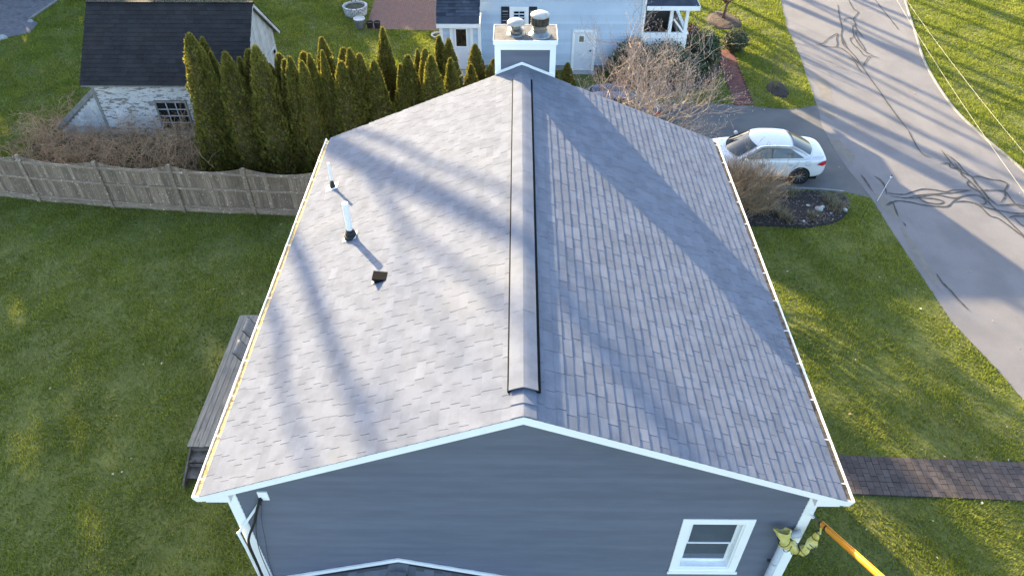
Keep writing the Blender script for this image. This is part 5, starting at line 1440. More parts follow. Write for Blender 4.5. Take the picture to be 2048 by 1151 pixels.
# pale spreading tree behind the roof, multi-stemmed
rs = random.Random(21)
mt = empty('bare_tree', (3.35, 21.0, 0))
tag(mt, 'pale bare spreading tree with crooked twiggy branches rising behind the roof edge', 'tree')
TB, CB = MB(), MB(); tips = []
tr, cr, tp = MB(), MB(), []
tr.tube(sag([(3.35, 21.0, 0), (3.40, 21.05, 0.7), (3.52, 21.1, 1.5), (3.60, 21.15, 2.1)], 4), [0.15 - 0.003 * k for k in range(13)], 10)
limbs = [((3.6, 21.15, 2.1), (0.12, 0.15, 1.2), 2.3, 0.085), ((3.58, 21.12, 1.9), (0.75, -0.05, 0.75), 2.1, 0.075), ((3.55, 21.1, 1.7), (-0.55, 0.1, 0.95), 2.1, 0.07), ((3.58, 21.12, 2.0), (0.75, 0.35, 0.75), 2.1, 0.07),
         ((3.6, 21.15, 2.05), (0.45, 0.45, 1.1), 2.2, 0.065), ((3.55, 21.1, 1.6), (0.95, -0.25, 0.22), 2.0, 0.06), ((3.58, 21.12, 2.0), (0.30, -0.3, 1.0), 1.9, 0.06), ((3.56, 21.1, 1.8), (-0.4, 0.5, 1.0), 2.0, 0.06), ((3.6, 21.15, 2.1), (-0.3, -0.1, 1.2), 2.2, 0.065),
         ((3.6, 21.15, 2.1), (0.45, 0.1, 1.2), 2.3, 0.065), ((3.5, 21.05, 1.4), (-0.75, -0.1, 0.4), 1.6, 0.05), ((3.56, 21.1, 1.7), (0.9, 0.1, 0.30), 2.1, 0.055), ((3.6, 21.15, 2.0), (0.2, 0.7, 0.9), 1.9, 0.055), ((3.6, 21.15, 2.1), (0.2, 0.1, 1.2), 2.2, 0.06)]
for (b_, d_, l_, r_) in limbs:
    a1, a2, a3 = branch_tree(rs, b_, l_, r_ * 0.68, 4, spread=0.42, nchild=(3, 5), upb=0.35, wig=0.17, seglen=0.17, ratio=0.60, first_dir=d_, minr=0.0027, split=1)
    tr.add(a1.v, a1.f); cr.add(a2.v, a2.f); tp += a3
obj('trunk', tr, 'palebark', mt, smooth=True)
obj('crown', cr, 'palebark', mt)
bd = MB()
for p in tp:
    if rs.random() < 0.5:
        bd.lathe([(0.004, -0.02), (0.011, 0.0), (0.009, 0.018), (0.001, 0.035)], p, 4)
obj('buds', bd, 'bud', mt)['kind'] = 'stuff'
rw = MB().tube([(3.35, 21.0, -0.02), (3.36, 21.0, 0.25)], [0.24, 0.16], 10)
obj('root_flare', rw, 'mossbark', mt, smooth=True)

# small tree in the brown mulch ring
rs = random.Random(5)
t2 = empty('bare_tree', (10.30, 36.9, 0))
tag(t2, 'small dark bare tree standing in the brown mulch ring', 'tree')
tr, cr = MB(), MB()
tr.tube([(10.30, 36.9, 0), (10.36, 36.95, 0.5), (10.42, 37.0, 0.95)], [0.085, 0.07, 0.06], 8)
for k in range(7):
    a = k / 7 * 6.28 + rs.uniform(-.3, .3)
    d_ = (math.cos(a) * 0.95, math.sin(a) * 0.8, rs.uniform(0.35, 0.95))
    a1, a2, _ = branch_tree(rs, (10.40, 37.0, rs.uniform(0.7, 0.95)), 1.0, 0.04, 3, spread=0.4, nchild=(3, 4), upb=0.2, wig=0.1, seglen=0.18, ratio=0.65, first_dir=d_, minr=0.004)
    tr.add(a1.v, a1.f); cr.add(a2.v, a2.f)
obj('trunk', tr, 'twigred', t2, smooth=True); obj('crown', cr, 'twigred', t2)

# thin upright stems in the dark mulch ring
rs = random.Random(9)
t3 = empty('sapling', (11.1, 29.5, 0))
tag(t3, 'cluster of thin green upright stems growing from the dark mulch ring', 'shrub')
st, cr = MB(), MB()
for k in range(11):
    a = rs.uniform(0, 6.28); r_ = rs.uniform(0, 0.22)
    a1, a2, _ = branch_tree(rs, (11.15 + r_ * math.cos(a), 29.6 + r_ * math.sin(a), 0.05), rs.uniform(0.9, 1.3), 0.012, 2, spread=0.22, nchild=(2, 4), upb=0.4, wig=0.05, seglen=0.2, ratio=0.55, first_dir=(math.cos(a) * 0.25, math.sin(a) * 0.25, 1), minr=0.003, split=0)
    st.add(a1.v, a1.f); cr.add(a2.v, a2.f)
obj('stem', st, 'twiggreen', t3); obj('crown', cr, 'twiggreen', t3)

# twiggy vase-shaped shrub at the corner of the bed, in front of the white car
rs = random.Random(3)
t4 = empty('twiggy_shrub', (7.0, 20.3, 0))
tag(t4, 'brown leafless twiggy shrub between the gutter and the white car', 'shrub')
st, cr = MB(), MB()
for k in range(120):
    a = rs.uniform(0, 6.28); r_ = rs.uniform(0, 0.6); sp_ = rs.uniform(0.15, 0.75)
    bx = 7.35 + r_ * math.cos(a) * 1.2; by = 20.35 + r_ * math.sin(a) * 0.7
    a1, a2, _ = branch_tree(rs, (bx, by, 0.05), rs.uniform(0.8, 1.12), 0.012, 3, spread=0.30, nchild=(2, 4), upb=0.30, wig=0.07, seglen=0.14, ratio=0.62, first_dir=(math.cos(a) * sp_ + 0.12, math.sin(a) * sp_ * 0.8, 1), minr=0.004, split=0)
    st.add(a1.v, a1.f); cr.add(a2.v, a2.f)
obj('stems', st, 'twigbrown', t4); obj('crown', cr, 'twigbrown', t4)

# tangle of brambles along the shed
rs = random.Random(14)
brm = MB()
for k in range(620):
    while True:
        x, y = rs.uniform(-18.9, -10.8), rs.uniform(22.3, 26.4)
        if in_poly(np.array([x]), np.array([y]), bramble_poly)[0] and not (x > -15.9 and y > 24.55): break
    a = rs.uniform(0, 6.28); L_ = rs.uniform(0.7, 1.9); hgt = rs.uniform(0.35, 1.15) * (1.25 if x > -14.5 else 0.75)
    pts = []
    for i in range(7):
        t = i / 6
        pts.append((x + math.cos(a) * L_ * t + rs.gauss(0, .04), min(y + math.sin(a) * L_ * t, 24.62) + rs.gauss(0, .04) if x > -16 else y + math.sin(a) * L_ * t, 0.02 + hgt * math.sin(min(1.0, t * 1.15) * 2.2) + rs.gauss(0, .02)))
    brm.tube(pts, [0.010 - 0.001 * i for i in range(7)], 3, cap=False)
    for j in range(rs.randint(3, 7)):
        i = rs.randint(1, 5); q = Vector(pts[i]); d = Vector((rs.gauss(0, 1), rs.gauss(0, .7), rs.uniform(0.0, 1.2))).normalized()
        e1 = q + d * rs.uniform(0.12, 0.35); e2 = e1 + (d + Vector((rs.gauss(0, .5), rs.gauss(0, .5), rs.gauss(0, .4)))).normalized() * rs.uniform(0.1, 0.3)
        brm.tube([q, e1, e2], [0.005, 0.004, 0.002], 3, cap=False)
for k in range(40):      # taller canes in front of the shed wall
    x = rs.uniform(-15, -11.2); y = rs.uniform(23.9, 24.6); hgt = rs.uniform(1.0, 2.0)
    a1, a2, _ = branch_tree(rs, (x, y, 0), hgt * 0.55, 0.010, 2, spread=0.25, nchild=(2, 3), upb=0.5, wig=0.08, seglen=0.2, ratio=0.6, first_dir=(rs.gauss(0, .2), rs.gauss(-.1, .1), 1), minr=0.0025)
    brm.add(a1.v, a1.f); brm.add(a2.v, a2.f)
tag(obj('bramble_thicket', brm, 'twiggrey'), 'tangled grey-brown brambles between the old shed and the fence', 'brambles', kind='stuff')
bfl = []
for k in range(2600):
    x, y = rs.uniform(-18.8, -10.9), rs.uniform(22.2, 26.5)
    bfl.append((x, y, rs.uniform(0.0, 0.10)))
P = np.array(bfl); P = P[in_poly(P[:, 0], P[:, 1], bramble_poly)]
bl_ = link('leaf_litter', np_mesh('leaf_litter', *scatter_quads([tuple(p) for p in P], 0.04, 0.09), 'mulchbrown'))
tag(bl_, 'dull brown leaf litter under the brambles by the shed', 'leaf litter', kind='stuff')

# leafy shrubs
def leafy(name, blobs, n, size, mat, label, cat, group=None, core='leafcore', asp=0.55, stems=None):
    c = blobs[0]
    t = empty(name, (c[0], c[1], 0)); tag(t, label, cat, group)
    Vs, Fs, Ts = [], [], []; off = 0
    tot = sum(b[3] * b[4] * b[5] for b in blobs) ** 1.0
    cmb = MB()
    for (x, y, z, rx, ry, rz) in blobs:
        k = int(n * (rx * ry * rz) / tot)
        d = nrng.normal(0, 1, (k, 3)); d /= np.linalg.norm(d, axis=1, keepdims=True)
        lob = 1 + 0.10 * np.sin(5 * np.arctan2(d[:, 1], d[:, 0]) + 4 * d[:, 2] * 3) + 0.08 * np.sin(11 * d[:, 0] + 9 * d[:, 1])
        rr_ = (1 - 0.35 * nrng.random(k) ** 1.8) * lob
        pos = np.array([x, y, z]) + d * rr_[:, None] * np.array([rx, ry, rz])
        ok = pos[:, 2] > 0.03
        pos, d = pos[ok], d[ok]
        V, F = leaf_cloud(len(pos), pos, d, size, asp)
        Vs.append(V); Fs.append(F + off); off += len(V); Ts.append(np.clip(nrng.normal(0.5, 0.22, len(pos)), 0, 1))
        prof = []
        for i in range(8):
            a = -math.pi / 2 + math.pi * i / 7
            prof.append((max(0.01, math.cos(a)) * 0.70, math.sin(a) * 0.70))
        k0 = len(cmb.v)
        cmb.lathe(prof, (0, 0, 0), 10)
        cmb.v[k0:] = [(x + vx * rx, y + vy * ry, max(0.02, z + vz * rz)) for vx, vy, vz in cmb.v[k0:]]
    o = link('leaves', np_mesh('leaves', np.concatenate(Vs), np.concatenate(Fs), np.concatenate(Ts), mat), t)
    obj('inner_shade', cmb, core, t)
    return t
leafy('boxwood', [(10.12, 33.35, 0.50, 0.58, 0.55, 0.50)], 4200, 0.042, 'leafbox', 'round clipped boxwood ball on the lawn beside the brick walk', 'shrub')
leafy('rhododendron', [(8.25, 31.75, 0.75, 0.80, 0.75, 0.80), (8.55, 32.2, 0.6, 0.5, 0.5, 0.6)], 5200, 0.060, 'leafdark', 'large round dark evergreen shrub at the top of the brick walk', 'shrub')
leafy('rhododendron', [(7.45, 30.55, 0.52, 0.78, 0.62, 0.55)], 3400, 0.055, 'leafdark', 'lower dark evergreen shrub nearest the driveway lawn', 'shrub')
leafy('rhododendron', [(6.6, 30.6, 0.75, 0.75, 0.55, 0.85), (6.0, 30.5, 0.8, 0.6, 0.5, 0.85)], 4800, 0.060, 'leafdark', 'dark evergreen shrub below the white side porch', 'shrub')
leafy('rhododendron', [(4.9, 30.6, 0.80, 0.80, 0.50, 0.95), (4.3, 30.5, 0.55, 0.5, 0.45, 0.6)], 4800, 0.060, 'leafdark', 'dark evergreen shrub against the blue wall behind the bare tree', 'shrub')
leafy('russet_shrub', [(8.05, 33.6, 0.55, 0.42, 0.5, 0.6)], 1800, 0.05, 'leafred', 'reddish brown shrub beside the side porch corner', 'shrub')

# perennials, stones and chips in the mulch bed
rs = random.Random(31)
def tuft(x, y, r, h, n, mat):
    V = []; F = []; T = []
    for k in range(n):
        a = rs.uniform(0, 6.28); q = rs.random() ** 0.6 * r; b = Vector((x + q * math.cos(a), y + q * math.sin(a), 0.08))
        d = Vector((math.cos(a) * q / r * 0.7 + rs.gauss(0, .25), math.sin(a) * q / r * 0.7 + rs.gauss(0, .25), 1)).normalized() * h * rs.uniform(0.5, 1.1)
        sx = Vector((math.cos(a + 1.57), math.sin(a + 1.57), 0)) * 0.010
        i = len(V); V += [b - sx, b + sx, b + d]; F.append((i, i + 1, i + 2)); T.append(rs.random())
    return V, F, T
tl = [(8.35, 20.6, 0.42, 0.45, 'low dry perennial clump at the left of the mulch bed'), (9.55, 21.45, 0.26, 0.35, 'dry perennial tuft beside the pale edging'), (8.85, 20.2, 0.22, 0.40, 'dry perennial tuft in the middle of the mulch bed'), (9.95, 20.15, 0.26, 0.22, 'rounded grey-brown clump near the front of the mulch bed'), (10.85, 20.75, 0.38, 0.28, 'wide dry clump at the right end of the mulch bed'), (10.75, 21.2, 0.24, 0.25, 'small dry clump in the right rear of the mulch bed'), (9.05, 19.95, 0.16, 0.3, 'thin dry tuft at the front rim of the mulch bed')]
for (x, y, r_, h, lab) in tl:
    o = link('perennial', np_mesh('perennial', *tuft(x, y, r_, h, int(900 * r_), None), 'drygrass'))
    tag(o, lab, 'plant', 'dry perennials in the mulch bed')
stn = [(10.25, 20.55, .15, 'largest pale stone in the mulch bed'), (10.42, 20.68, .09, 'pale stone beside the largest stone in the mulch bed'), (9.95, 20.78, .07, 'small pale stone just behind the largest stone in the mulch bed'), (9.35, 21.30, .06, 'small pale stone below the middle of the pale edging'), (11.15, 20.55, .08, 'pale stone on the right rim of the mulch bed'), (9.72, 21.0, .05, 'tiny pale stone midway between the pale edging and the largest stone'), (10.6, 20.35, .05, 'small pale stone in front of the largest stone, towards the lawn'), (9.15, 20.75, .045, 'tiny pale stone beside the dry tuft in the middle of the bed'), (8.85, 21.6, .06, 'small pale stone under the shrub end of the pale edging'), (10.1, 20.2, .05, 'small pale stone at the foot of the rounded grey-brown clump'), (11.05, 21.05, .05, 'tiny pale stone behind the wide dry clump of the mulch bed'), (9.55, 19.9, .05, 'small pale stone near the front rim of the mulch bed')]
for (x, y, r_, lab) in stn:
    pf = [(r_ * 0.9, -0.03), (r_ * 1.05, r_ * 0.15), (r_ * 0.85, r_ * 0.5), (r_ * 0.4, r_ * 0.7), (0.005, r_ * 0.74)]
    mb = MB().lathe(pf, (x, y, 0.09), 8)
    mb.v = [tuple(Vector(v) + r_ * 0.25 * mnoise.noise_vector(Vector(v) * 6 / r_ * 0.1 + Vector((x, y, 0)))) for v in mb.v]
    tag(obj('stone', mb, 'stone', smooth=True), lab or 'small pale stone lying on the dark mulch bed', 'stone', 'stones in the mulch bed')
ch_ = []
while len(ch_) < 1500:
    x, y = rs.uniform(6, 11.5), rs.uniform(19.6, 21.9)
    if in_poly(np.array([x]), np.array([y]), bed_poly)[0]: ch_.append((x, y, 0.075 + rs.uniform(0, .04)))
tag(link('mulch_chips', np_mesh('mulch_chips', *scatter_quads(ch_, 0.015, 0.05), 'chips')), 'loose bark chips over the mulch bed by the driveway', 'mulch', kind='stuff')

# ------------------------------------------------ woods and bare trees outside the view, up-sun: they shade the lawns
def wpos(u, Q): return (u * math.cos(SUN_AZ) - Q * math.sin(SUN_AZ), u * math.sin(SUN_AZ) + Q * math.cos(SUN_AZ))
V_, F_, off = [], [], 0
rs = random.Random(77)
for k in range(50):
    u = -34 + k * 1.03 + rs.uniform(-.5, .5)
    Q = 60 + rs.uniform(-3, 6)
    x, y = wpos(u, Q)
    H = rs.uniform(16.2, 17.4) if u < 1 else (rs.uniform(14.6, 15.8) if u < 5 else (rs.uniform(13.4, 15.2) if u < 10.5 else rs.uniform(8.5, 10.0)))
    n = 650
    h = nrng.random(n) ** 0.9; a = nrng.uniform(0, 6.28, n)
    r_ = (1.0 + 1.7 * (1 - h) ** 0.8) * (0.4 + 0.6 * nrng.random(n))* (1 - h**6)
    pos = np.stack([x + r_ * np.cos(a), y + r_ * np.sin(a), 0.5 + h * (H - 0.5)], -1)
    V, F = leaf_cloud(n, pos, np.tile([[0, 0, 1.0]], (n, 1)), 0.5, 0.6, 1.0)
    V_.append(V); F_.append(F + off); off += len(V)
woods = link('pine_woods', np_mesh('pine_woods', np.concatenate(V_), np.concatenate(F_), np.zeros(sum(len(f) for f in F_)), 'woods'))
tag(woods, 'belt of pines beyond the left edge that shades the lawns', 'woods', kind='stuff')
def tall_tree(name, u, Q, limbs, seed, label, ntw=1):
    rs = random.Random(seed)
    x, y = wpos(u, Q); t = empty(name, (x, y, 0))
    tag(t, label, 'tree', 'bare trees beyond the view')
    e = Vector((math.cos(SUN_AZ), math.sin(SUN_AZ), 0)); s_ = Vector((-math.sin(SUN_AZ), math.cos(SUN_AZ), 0))
    tr, cr = MB(), MB()
    for pts, r1, r2 in limbs:
        P = sag([Vector((x, y, 0)) + e * du + Vector((0, 0, z)) + s_ * (du * 0.1) for du, z in pts], 5)
        n = len(P); tr.tube(P, [r1 + (r2 - r1) * i / (n - 1) for i in range(n)], 8)
        for k in range(ntw):
            i = rs.randint(n // 2, n - 1); a = rs.uniform(0, 6.28)
            a1, a2, _ = branch_tree(rs, P[i], rs.uniform(1.2, 2.2), 0.045, 2, spread=0.4, nchild=(2, 3), upb=0.4, wig=0.1, seglen=0.4, ratio=0.6, first_dir=(math.cos(a) * .7, math.sin(a) * .7, 0.8), minr=0.012)
            cr.add(a1.v, a1.f); cr.add(a2.v, a2.f)
    obj('trunk', tr, 'bark', t, smooth=True); obj('crown', cr, 'bark', t)
# limbs listed as (sideways offset, height) so their shadows rake across the left roof slope
tall_tree('bare_tree', 3.0, 47, [([(0, 0), (0.05, 6), (0.25, 11), (0.62, 14), (0.93, 16.04), (1.08, 17.05), (1.34, 18.23), (1.47, 19.0), (1.6, 19.8), (1.9, 22)], 0.42, 0.17),
                                 ([(0.15, 9.5), (-0.35, 13.3), (-1.03, 17.0), (-1.19, 17.62), (-1.43, 18.42), (-1.61, 19.1), (-1.75, 19.7), (-2.2, 22)], 0.20, 0.085),
                                 ([(0.90, 15.6), (0.95, 16.6), (0.84, 17.3), (0.75, 17.7), (0.61, 18.5), (0.69, 19.55), (0.75, 20.1), (0.8, 22)], 0.10, 0.055),
                                 ([(0.5, 13.0), (1.2, 15.3), (1.76, 17.25), (1.82, 18.0), (2.13, 19.3), (2.4, 22)], 0.12, 0.065)], 1, 'tall forked bare tree out of view that rakes the roof with shadow', ntw=1)
tall_tree('bare_tree', 0.9, 50, [([(0, 0), (0.1, 9), (0.3, 15), (0.19, 18.2), (-0.08, 18.9), (-.31, 19.5), (-.6, 22)], 0.2, 0.06)], 3, 'bare tree out of view with a leaning upper stem', ntw=0)
for i, (u, Q, H, r_) in enumerate([(28.2, 46, 17, .16), (30.2, 52, 20, .2), (32.6, 48, 22, .30), (34.0, 55, 22, .22), (36.2, 50, 20, .24), (38.6, 56, 20, .2), (41.0, 52, 24, .32), (44.5, 60, 22, .26), (24.9, 41, 16, .55), (17.4, 50, 20, .25), (27.0, 60, 20, .22), (20.5, 60, 20, .3)]):
    tall_tree('bare_tree', u, Q, [([(0, 0), (rng.uniform(-.2, .2), H * .4), (rng.uniform(-.5, .5), H * .7), (rng.uniform(-.9, .9), H)], r_, r_ * .35), ([(0, H * .35), (rng.choice((-1, 1)) * 1.2, H * .6), (rng.choice((-1, 1)) * 1.8, H * .85)], r_ * .55, r_ * .25)], 40 + i, 'bare tree out of view, %s of those shading the road' % ordn[i], ntw=5)

pu_, pq_ = 12.5, 60
px_, py_ = wpos(pu_, pq_)
pine = empty('pine_tree', (px_, py_, 0)); tag(pine, 'tall pine with a clear stem out of view that shades the paver path', 'tree')
obj('trunk', MB().tube([(px_, py_, 0), (px_ + .1, py_, 9), (px_, py_ + .1, 17)], [0.22, 0.17, 0.08], 8), 'bark', pine)
n = 420
d = nrng.normal(0, 1, (n, 3)); d /= np.linalg.norm(d, axis=1, keepdims=True)
pos = np.array([px_, py_, 16.7]) + d * (nrng.random((n, 1)) ** 0.4) * np.array([0.75, 0.75, 1.2])
V, F = leaf_cloud(n, pos, d, 0.22, 0.6, 1.0)
link('crown', np_mesh('crown', V, F, np.zeros(n), 'woods'), pine)

# ================================================================== CARS
def loft(sections, close=True):
    mb = MB(); n = len(sections[0]); v = []
    for s_ in sections: v += s_
    f = []
    for i in range(len(sections) - 1):
        for k in range(n - 1):
            f.append((i * n + k, i * n + k + 1, (i + 1) * n + k + 1, (i + 1) * n + k))
    if close:
        f.append(tuple(range(n - 1, -1, -1))); f.append(tuple((len(sections) - 1) * n + k for k in range(n)))
    return mb.add(v, f)
def car(paint, label, group):
    """sedan: front towards -x, centred, wheels on z = 0"""
    t = empty('car', (0, 0, 0)); tag(t, label, 'car', group)
    def o(name, mb, mat, parent=t, smooth=False): return obj(name, mb, mat, parent, smooth, local=True)
    #  x,    half w, z bottom, z belt, z top centre, shoulder width factor
    st = [(-2.33, .50, .34, .52, .56, .80), (-2.29, .66, .24, .60, .66, .84), (-2.12, .80, .19, .70, .78, .86), (-1.75, .865, .18, .80, .89, .86), (-1.30, .885, .18, .88, .965, .87), (-.85, .888, .18, .92, 1.01, .89), (-.3, .888, .18, .93, .99, .93),
          (.5, .888, .18, .955, 1.0, .93), (1.2, .888, .18, .975, 1.03, .90), (1.62, .88, .19, .985, 1.055, .87), (1.90, .86, .20, .975, 1.065, .85), (2.10, .80, .23, .95, 1.05, .82), (2.23, .70, .28, .90, .99, .80), (2.30, .56, .36, .78, .80, .80), (2.31, .48, .42, .66, .68, .80)]
    secs = []
    for (x, w_, zb, zt, zc, sf) in st:
        h = zt - zb
        half = [(0.0, zb), (w_ * .80, zb), (w_ * .96, zb + .07), (w_ * .995, zb + h * .30), (w_ * 1.0, zb + h * .52), (w_ * .985, zb + h * .66), (w_ * .975, zb + h * .80), (w_ * .93, zt), (w_ * sf * .92, zt + (zc - zt) * .45), (w_ * .45, zc - .008), (0.0, zc)]
        ring_ = [(x, -y, z) for y, z in half] + [(x, y, z) for y, z in half[::-1][1:]]
        secs.append(ring_)
    body = o('body', loft(secs), paint, smooth=True); subsurf(body, 2)
    # greenhouse
    def strip(xc, xs, zc, zs, w_, n=7):
        out = []
        for j in range(n):
            q = -1 + 2 * j / (n - 1)
            out.append(Vector((xc + (xs - xc) * q * q, q * w_, zc + (zs - zc) * q * q)))
        return out
    rows = [strip(-1.26, -.88, .95, .94, .80), strip(-.84, -.50, 1.20, 1.165, .72), strip(-.42, -.20, 1.41, 1.35, .635), strip(-.05, .02, 1.455, 1.39, .625), strip(.45, .47, 1.462, 1.395, .62), strip(.98, .90, 1.43, 1.365, .605), strip(1.42, 1.28, 1.245, 1.195, .66), strip(1.83, 1.58, 1.055, 1.02, .72)]
    gv = []; gf = []
    for r_ in rows: gv += r_
    for i in range(len(rows) - 1):
        for j in range(6): gf.append((i * 7 + j, i * 7 + j + 1, (i + 1) * 7 + j + 1, (i + 1) * 7 + j))
    base = len(gv)
    # side skirts down to the belt
    for sgn, j in ((-1, 0), (1, 6)):
        bl = []
        for r_ in rows:
            p = r_[j]
            zbelt = .93 + .03 * (p.x + .9)
            bl.append(Vector((p.x, sgn * .805, zbelt - .01)))
        k0 = len(gv); gv += bl
        for i in range(len(rows) - 1):
            q = (i * 7 + j, (i + 1) * 7 + j, k0 + i + 1, k0 + i)
            gf.append(q if sgn > 0 else q[::-1])
    cabin = o('cabin', MB().add(gv, gf), paint, smooth=True); subsurf(cabin, 2)
    # glass set just proud of the cabin
    def panel(name, quad, nx, ny, off, bulge=0.0):
        a, b, c, d = [Vector(q) for q in quad]; v = []
        nn = (b - a).cross(d - a).normalized() * off
        for i in range(ny + 1):
            for j in range(nx + 1):
                s_, r_ = j / nx, i / ny
                p = (a.lerp(b, s_)).lerp(d.lerp(c, s_), r_)
                v.append(p + nn)
        f = [(i * (nx + 1) + j, i * (nx + 1) + j + 1, (i + 1) * (nx + 1) + j + 1, (i + 1) * (nx + 1) + j) for i in range(ny) for j in range(nx)]
        return o(name, MB().add(v, f), 'carglass', cabin)
    def band(name, r0, r1, r2, lift, trim):
        # curved glass following three cabin rows
        v = []; n = 13; ny = 8
        def at(r_, q):
            q = q * trim; t_ = (q + 1) / 2 * 6; i = min(5, int(t_)); return r_[i].lerp(r_[i + 1], t_ - i)
        for i in range(ny + 1):
            w2 = i / ny
            for j in range(n):
                q = -1 + 2 * j / (n - 1)
                a, b, c = at(r0, q), at(r1, q), at(r2, q)
                ww = 0.06 + 0.88 * w2
                p = a * (1 - ww) ** 2 + (b * 2 - (a + c) * 0.5) * 2 * ww * (1 - ww) + c * ww ** 2
                v.append(p + lift)
        f = [(i * n + j, i * n + j + 1, (i + 1) * n + j + 1, (i + 1) * n + j) for i in range(ny) for j in range(n - 1)]
        return o(name, MB().add(v, f), 'carglass', cabin, smooth=True)
    band('windshield', rows[0], rows[1], rows[2], Vector((-.014, 0, .016)), .88)
    band('rear_window', rows[5], rows[6], rows[7], Vector((.016, 0, .014)), .86)
    for sg in (-1, 1):
        def sd(x, tt):     # point on the side glass plane, tt 0 belt .. 1 roof rail
            zb_ = .955 + .03 * (x + .9); return (x, sg * (.822 - .155 * tt), zb_ + (1.352 - zb_) * tt)
        def poly(name, pts, off=0.006, mat='carglass', par=cabin):
            P = [Vector(sd(*q)) + Vector((0, sg * off, off * .4)) for q in pts]
            return o(name, MB().add(P, [tuple(range(len(P))) if sg < 0 else tuple(range(len(P)))[::-1]]), mat, par)
        poly('window_surround', [(-.78, -.02), (1.36, .06), (.86, .90), (.3, .97), (-.10, .94)], .0035, 'seam')
        poly('side_window', [(-.70, .05), (.20, .05), (.20, .90), (-.06, .86)])
        poly('side_window', [(.27, .05), (.92, .07), (.92, .78), (.74, .87), (.27, .90)])
        poly('quarter_window', [(.95, .08), (1.27, .12), (.95, .72)])
        # panel gaps
        def seam(pts):
            o('panel_gap', MB().tube(pts, .0045, 4), 'seam', body)
        seam([(.235, sg * .868, .93), (.235, sg * .892, .75), (.235, sg * .893, .50), (.235, sg * .872, .28)])
        seam([(1.20, sg * .862, .96), (1.17, sg * .887, .80), (1.02, sg * .893, .62)])
        seam([(-.78, sg * .868, .90), (-.80, sg * .891, .72), (-.80, sg * .890, .45), (-.78, sg * .872, .28)])
        seam([(1.45, sg * .876, .92), (1.62, sg * .872, .92), (1.62, sg * .880, .78), (1.45, sg * .884, .78), (1.45, sg * .876, .92)]) if sg < 0 else None
        for hx in (.02, .98):
            o('door_handle', MB().tube([(hx - .09, sg * .888, .79), (hx - .05, sg * .912, .795), (hx + .05, sg * .912, .80), (hx + .09, sg * .888, .80)], .014, 6), paint, body, smooth=True)
        mr = MB().lathe([(.02, -.09), (.065, -.06), (.075, 0), (.06, .06), (.01, .085)], (-.68, sg * .955, 1.0), 10, axis=(0, 1, 0))
        o('mirror', mr, paint, smooth=True)
        tl_ = MB().add([(1.86, sg * .850, .80), (2.08, sg * .785, .72), (2.23, sg * .655, .72), (2.21, sg * .655, .87), (2.06, sg * .775, .90), (1.96, sg * .825, .87)], [(0, 1, 4, 5) if sg > 0 else (5, 4, 1, 0), (1, 2, 3, 4) if sg > 0 else (4, 3, 2, 1)])
        tl_.v = [(x + .012, y * 1.03, z) for x, y, z in tl_.v]
        o('tail_light', tl_, 'taillight', body)
        hl = MB().add([(-2.24, sg * .70, .62), (-1.95, sg * .855, .68), (-1.85, sg * .865, .78), (-2.12, sg * .74, .76)], [(0, 1, 2, 3)])
        hl.v = [(x - .015, y * 1.02, z + .01) for x, y, z in hl.v]
        o('headlight', hl, 'carglass', body)
        for wx in (-1.36, 1.34):
            # arch lip, tyre, rim with ten spokes
            o('wheel_arch', MB().lathe([(.375, -.02), (.375, .012), (.0, .012)], (wx, sg * .874, .325), 28, axis=(0, sg, 0)), 'black', body)
            wh = o('wheel', MB().lathe([(.20, -.2), (.325, -.19), (.33, -.10), (.33, .0), (.318, .022), (.24, .03), (.23, .02), (.0, .018)], (wx, sg * .886, .325), 32, axis=(0, sg, 0)), 'tyre')
            o('rim', MB().lathe([(.238, .0), (.238, .026), (.222, .028), (.214, .012), (.0, .012)], (wx, sg * .890, .325), 32, axis=(0, sg, 0)), 'alloydark', wh)
            sp_ = MB()
            for k in range(10):
                a = k / 10 * 6.2832; d_ = Vector((math.cos(a), 0, math.sin(a)))
                c_ = Vector((wx, sg * .906, .325))
                sp_.bar(c_ + d_ * .04, c_ + d_ * .225, .020, .014, (0, 1, 0))
            sp_.tube([Vector((wx, sg * .905, .325)) + Vector((math.cos(a) * .226, 0, math.sin(a) * .226)) for a in [R(15 * k) for k in range(25)]], .007, 5)
            sp_.lathe([(.045, 0), (.045, .02), (.0, .024)], (wx, sg * .898, .325), 12, axis=(0, sg, 0))
            o('spokes', sp_, 'alloy', wh)
    o('trunk_gap', MB().tube([(1.70, -.72, 1.02), (1.95, -.70, 1.015), (2.10, -.63, .985), (2.22, -.4, .955), (2.25, 0, .955), (2.22, .4, .955), (2.10, .63, .985), (1.95, .70, 1.015), (1.70, .72, 1.02)], .004, 4), 'seam', body)
    o('wiper', MB().tube([(-1.15, -.35, .985), (-1.02, .1, 1.06), (-1.0, .35, 1.06)], .008, 4).tube([(-1.2, .1, .985), (-1.05, .5, 1.03)], .008, 4), 'black', cabin)
    o('underside', MB().box(-2.0, 2.0, -.78, .78, .16, .30), 'black', body)
    return t
white_car = car('carwhite', 'white four-door sedan parked on the driveway behind the shrub', 'cars on the driveway')
white_car.location = (8.66, 23.14, 0.008); white_car.rotation_euler = (0, 0, R(-1.0))
blue_car = copy_tree(white_car)
blue_car['label'] = 'dark blue sedan half hidden behind the bare tree and roof edge'
blue_car.location = (3.25, 26.55, 0.008); blue_car.rotation_euler = (0, 0, R(1.5))
def repaint(o_):
    for ch in o_.children:
        if ch.type == 'MESH' and ch.data.materials and ch.data.materials[0] == MAT['carwhite']:
            ch.data = ch.data.copy(); ch.data.materials[0] = MAT['carblue']
        repaint(ch)
repaint(blue_car)

